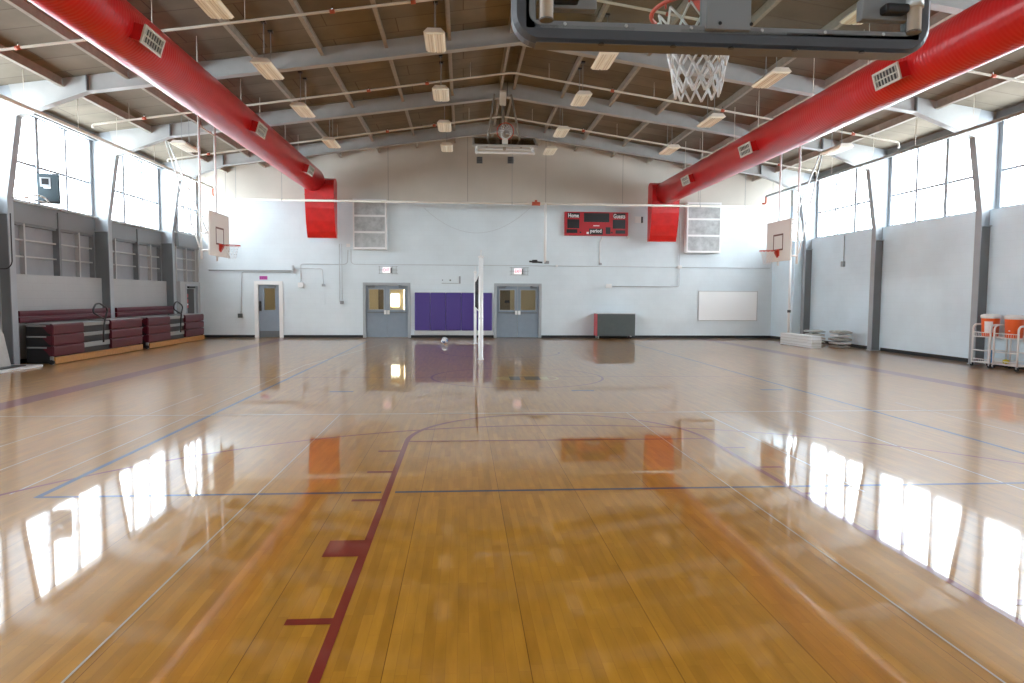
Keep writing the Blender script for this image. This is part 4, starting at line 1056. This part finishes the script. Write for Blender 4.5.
# ------------------------------------------------------------------ loudspeaker on the window sill
t = thing('loudspeaker', 'dark loudspeaker standing on the left window sill', 'loudspeaker', (-10.86, 19.5, SILL+.04))
b = B(); z0 = SILL+.045
v = []
R3 = Matrix.Rotation(math.radians(16), 3, 'Z') @ Matrix.Rotation(math.radians(5), 3, 'X')
def lp(x, y, z): return Vector((-10.82, 19.25, z0))+R3 @ Vector((x, y, z))
poly = [(-.25, -.18), (.25, -.18), (.19, .17), (-.19, .17)]
A = [b.bm.verts.new(lp(p[0], p[1], .03)) for p in poly]; C = [b.bm.verts.new(lp(p[0], p[1], .80)) for p in poly]
fs = [b.bm.faces.new(A[::-1]), b.bm.faces.new(C)]+[b.bm.faces.new((A[i], A[(i+1) % 4], C[(i+1) % 4], C[i])) for i in range(4)]
b._fin(fs, 'speaker'); bmesh.ops.bevel(b.bm, geom=list(b.bm.edges), offset=.02, segments=2, affect='EDGES'); b.done('cabinet', t)
def lbox(b, x0, x1, z0_, z1_, d, m):
    vs = [b.bm.verts.new(lp(x, y, z)) for x, y, z in ((x0, -.18, z0_), (x1, -.18, z0_), (x1, -.18, z1_), (x0, -.18, z1_), (x0, -.18-d, z0_), (x1, -.18-d, z0_), (x1, -.18-d, z1_), (x0, -.18-d, z1_))]
    b._fin([b.bm.faces.new([vs[i] for i in q]) for q in ((0, 3, 2, 1), (4, 5, 6, 7), (0, 1, 5, 4), (1, 2, 6, 5), (2, 3, 7, 6), (3, 0, 4, 7))], m)
b = B(); lbox(b, -.18, .06, .46, .70, .012, 'alu'); lbox(b, -.14, .02, .52, .67, .016, 'black_metal'); lbox(b, -.10, .06, .42, .455, .012, 'white_text'); b.done('control_panel', t)
b = B(); lbox(b, -.22, .22, .03, .10, .004, 'black_metal'); b.done('foot', t)
b = B(); P = [(-10.72, 18.95, z0+.05), (-10.70, 18.75, z0+.13), (-10.72, 18.5, z0+.16), (-10.70, 18.25, z0+.10), (-10.68, 17.95, z0+.02), (-10.75, 17.7, z0-.02), (-10.86, 17.56, z0-.01)]
b.tube(bend(P, .1, 4), .022, 'white_paint', 6); b.tube([(-10.70, 19.0, z0+.015), (-10.72, 18.4, z0+.015), (-10.7, 17.9, z0+.02)], .02, 'white_paint', 6); solo(b, 'cable', 'loose white cable on the sill beside the loudspeaker', 'cable')

# ------------------------------------------------------------------ right wall things
b = B(); xw = XR-.24
b.tube([(xw-.02, 24.3, 3.98), (xw-.02, 24.3, 3.05)], .014, 'pipe_grey', 6); b.box((xw-.09, 24.22, 2.86), (xw, 24.38, 3.05), 'pipe_grey', .01)
solo(b, 'wall_socket', 'grey socket box on a cord below the right window', 'socket')
b = B(); b.tube([(12.74, 26.35, 0), (12.74, 26.35, 3.3)], .045, 'white_paint', 12); b.tube([(12.74, 26.35, 1.15), (12.74, 26.35, 1.25)], .065, 'box_grey', 12)
solo(b, 'stored_pole', 'white upright pole behind the stacked white mats', 'pole')
# stack of white mats
px0 = 11.88
for k, (dy, dx, nm) in enumerate(((0, 0, 'bottom'), (.05, .02, 'second from the floor'), (-.03, -.015, 'third from the floor'), (.04, .01, 'topmost'))):
    b = B(); z = .105*k
    b.box((px0+dx, 22.85+dy, z+.004), (px0+.36+dx, 25.2+dy, z+.050), 'mat_white', .012); b.box((px0+dx+.012, 22.87+dy, z+.0505), (px0+.345+dx, 25.18+dy, z+.060), 'mat_grey'); b.box((px0+dx, 22.85+dy, z+.0605), (px0+.36+dx, 25.2+dy, z+.108), 'mat_white', .012)
    solo(b, 'folded_mat', 'white folded mat in the low stack by the right wall, '+nm, 'mat', 'stacked white mats')
# two piles of silver-grey bundles
def bundle(cx, cy, z, w, l, h, rot, m):
    b = B(); n = 10
    import random as rr
    ph = rr.uniform(0, 6)
    R2 = Matrix.Rotation(rot, 3, 'Z'); top, bot = [], []
    for i in range(n+1):
        for j in range(7):
            u, v_ = i/n-.5, j/6-.5; e = 1-(2*abs(u))**6*.5; f_ = 1-(2*abs(v_))**6*.5
            hh = h*(.42+.36*e*f_)+h*.08*math.sin(9*u+ph)+h*.07*math.sin(11*v_+ph*2)
            p = R2 @ Vector((w*v_, l*u, 0)); top.append(b.bm.verts.new((cx+p.x, cy+p.y, z+hh))); bot.append(b.bm.verts.new((cx+p.x*.96, cy+p.y*.96, z+.004+.006*(1-e*f_))))
    fs = []
    for i in range(n):
        for j in range(6):
            a = i*7+j; fs.append(b.bm.faces.new((top[a], top[a+1], top[a+8], top[a+7]))); fs.append(b.bm.faces.new((bot[a+7], bot[a+8], bot[a+1], bot[a])))
    rim_ = [i*7 for i in range(n+1)]+[n*7+j for j in range(1, 7)]+[i*7+6 for i in range(n-1, -1, -1)]+[j for j in range(5, 0, -1)]
    for p, q in zip(rim_, rim_[1:]+rim_[:1]): fs.append(b.bm.faces.new((bot[p], bot[q], top[q], top[p])))
    for f in fs: f.smooth = True
    b._fin(fs, m); return b
names = ['bottom', 'second from the floor', 'third from the floor', 'fourth from the floor', 'topmost']
z = 0
for k in range(5):
    h = .122
    solo(bundle(13.08+.02*(k % 2), 23.25-.02*k, z, .50, .62, h, .1*(k % 3-1), 'bundle' if k % 2 == 0 else 'mat_white'), 'folded_tarp', 'folded silvery sheet in the right pile by the right wall, '+names[k], 'folded sheet', 'right pile of folded sheets'); z += h+.004
z = 0
for k in range(5):
    h = .118
    solo(bundle(12.66-.01*k, 24.1, z, .46+.05*(k == 4), .62, h, .08*(k % 3-1), 'bundle' if k != 3 else 'mat_grey'), 'folded_tarp', 'folded silvery sheet in the left pile beside the white mats, '+names[k], 'folded sheet', 'left pile of folded sheets'); z += h+.004

# ------------------------------------------------------------------ drink carts with coolers
def cart(lab, ya, yb, xa, xb):
    t = thing('utility_cart', lab, 'cart', ((xa+xb)/2, (ya+yb)/2, 0), 'white utility carts')
    r = .024
    for y in (ya, yb):
        b = B(); b.tube(bend([(xa, y, .09), (xa, y, 1.08), (xb, y, 1.08), (xb, y, .09)], .12, 5), r, 'white_paint', 10); b.done('end_hoop', t)
    for z, h in ((.77, .07), (.12, .04)):
        b = B()
        for x in (xa, xb): b.tube([(x, ya, z), (x, yb, z)], .013, 'white_paint', 8); b.tube([(x, ya, z+h+.04), (x, yb, z+h+.04)], .010, 'white_paint', 8)
        for k in range(9):
            x = xa+(xb-xa)*k/8; b.tube([(x, ya, z), (x, yb, z)], .005, 'white_paint', 5)
        for k in range(11):
            y = ya+(yb-ya)*k/10; b.tube([(xa, y, z-.006), (xb, y, z-.006)], .005, 'white_paint', 5); b.tube([(xa, y, z), (xa, y, z+h+.04)], .004, 'white_paint', 5)
        b.done('shelf', t)
    b = B()
    for x in (xa, xb): b.tube([(x, ya, .42), (x, yb, .42)], .014, 'white_paint', 8)
    b.done('side_rail', t)
    for x in (xa, xb):
        for y in (ya, yb):
            b = B(); b.tube([(x-.018, y, .051), (x+.018, y, .051)], .050, 'rubber', 14); b.box((x-.026, y-.02, .05), (x+.026, y+.02, .10), 'alu', .004); b.done('caster', t)
    return t
def cooler(lab, x, y, z):
    t = thing('drink_cooler', lab, 'cooler', (x, y, z), 'orange drink coolers')
    b = B(); b.lathe((x, y, z), [(.172, 0), (.182, .02), (.204, .45), (.209, .47)], 'cooler', seg=32); b.done('body', t)
    b = B(); b.lathe((x, y, z), [(.214, .47), (.220, .475), (.220, .53), (.207, .545), (.17, .55), (.165, .565)], 'cooler_white', seg=32); b.lathe((x, y, z), [(.2095, .455), (.2105, .455), (.2105, .47), (.2095, .47)], 'cooler_white', seg=32, cap=False); b.done('lid', t)
    return t, (x, y, z)
XA, XB = 13.16, 13.60
cart('white tube cart farther from the camera, against the right wall', 17.02, 16.42, XA, XB)
cart('white tube cart nearer the camera, cut by the right edge of the photo', 16.30, 15.55, XA, XB)
for lab, x, y, lg in (('orange drink cooler with white label on the farther cart', 13.38, 16.72, True), ('plain orange drink cooler on the nearer cart', 13.38, 15.95, False)):
    t, (x, y, z) = cooler(lab, x, y, .782)
    if lg:
        b = B(); A0 = -PI*.80
        for k in range(10):
            a = A0-.42+.095*k; rr_ = lambda h: .181+.023*h/.45+.003
            for h0, h1 in ((.10, .38),):
                P = []
                for h, aa in ((h0, a), (h0, a+.095), (h1, a+.095), (h1, a)): P.append((x+rr_(h)*math.cos(aa), y+rr_(h)*math.sin(aa), z+h))
                b.quad(P, 'cooler_white')
        b.done('label_patch', t, recalc=False)
        b = B(); b.lathe((x-.17, y-.06, z+.16), [(.022, 0), (.022, .03)], 'white_paint', seg=10); b.done('tap', t)
    else:
        b = B(); b.lathe((x-.17, y-.06, z+.16), [(.022, 0), (.022, .03)], 'white_paint', seg=10); b.done('tap', t)
b = B(); R = .075; b.lathe((13.35, 16.12, .127+R*.8), [(R*math.sin(PI*k/12)+.0005, -R*.8*math.cos(PI*k/12)) for k in range(13)], 'yellow', seg=18); solo(b, 'ball', 'yellow ball on the bottom shelf of the nearer cart', 'ball')
b = B(); b.lathe((13.28, 16.50, .127), [(.04, 0), (.042, .02), (.042, .24), (.02, .29), (.02, .32)], 'blue', seg=14); solo(b, 'bottle', 'blue bottle on the bottom shelf of the farther cart', 'bottle')

# ------------------------------------------------------------------ light: glazing panes glow themselves in place of daylight, sky outside
W = bpy.data.worlds.new('sky'); S.world = W; W.use_nodes = True
W.node_tree.nodes['Background'].inputs[0].default_value = (.8, .88, 1, 1); W.node_tree.nodes['Background'].inputs[1].default_value = 1.0
S.view_settings.view_transform = 'Standard'; S.view_settings.look = 'None'; S.view_settings.gamma = 1; S.view_settings.use_curve_mapping = False
S.view_settings.exposure = 1.3
S.cycles.use_denoising = True
S.cycles.max_bounces = 10; S.cycles.diffuse_bounces = 5; S.cycles.glossy_bounces = 4
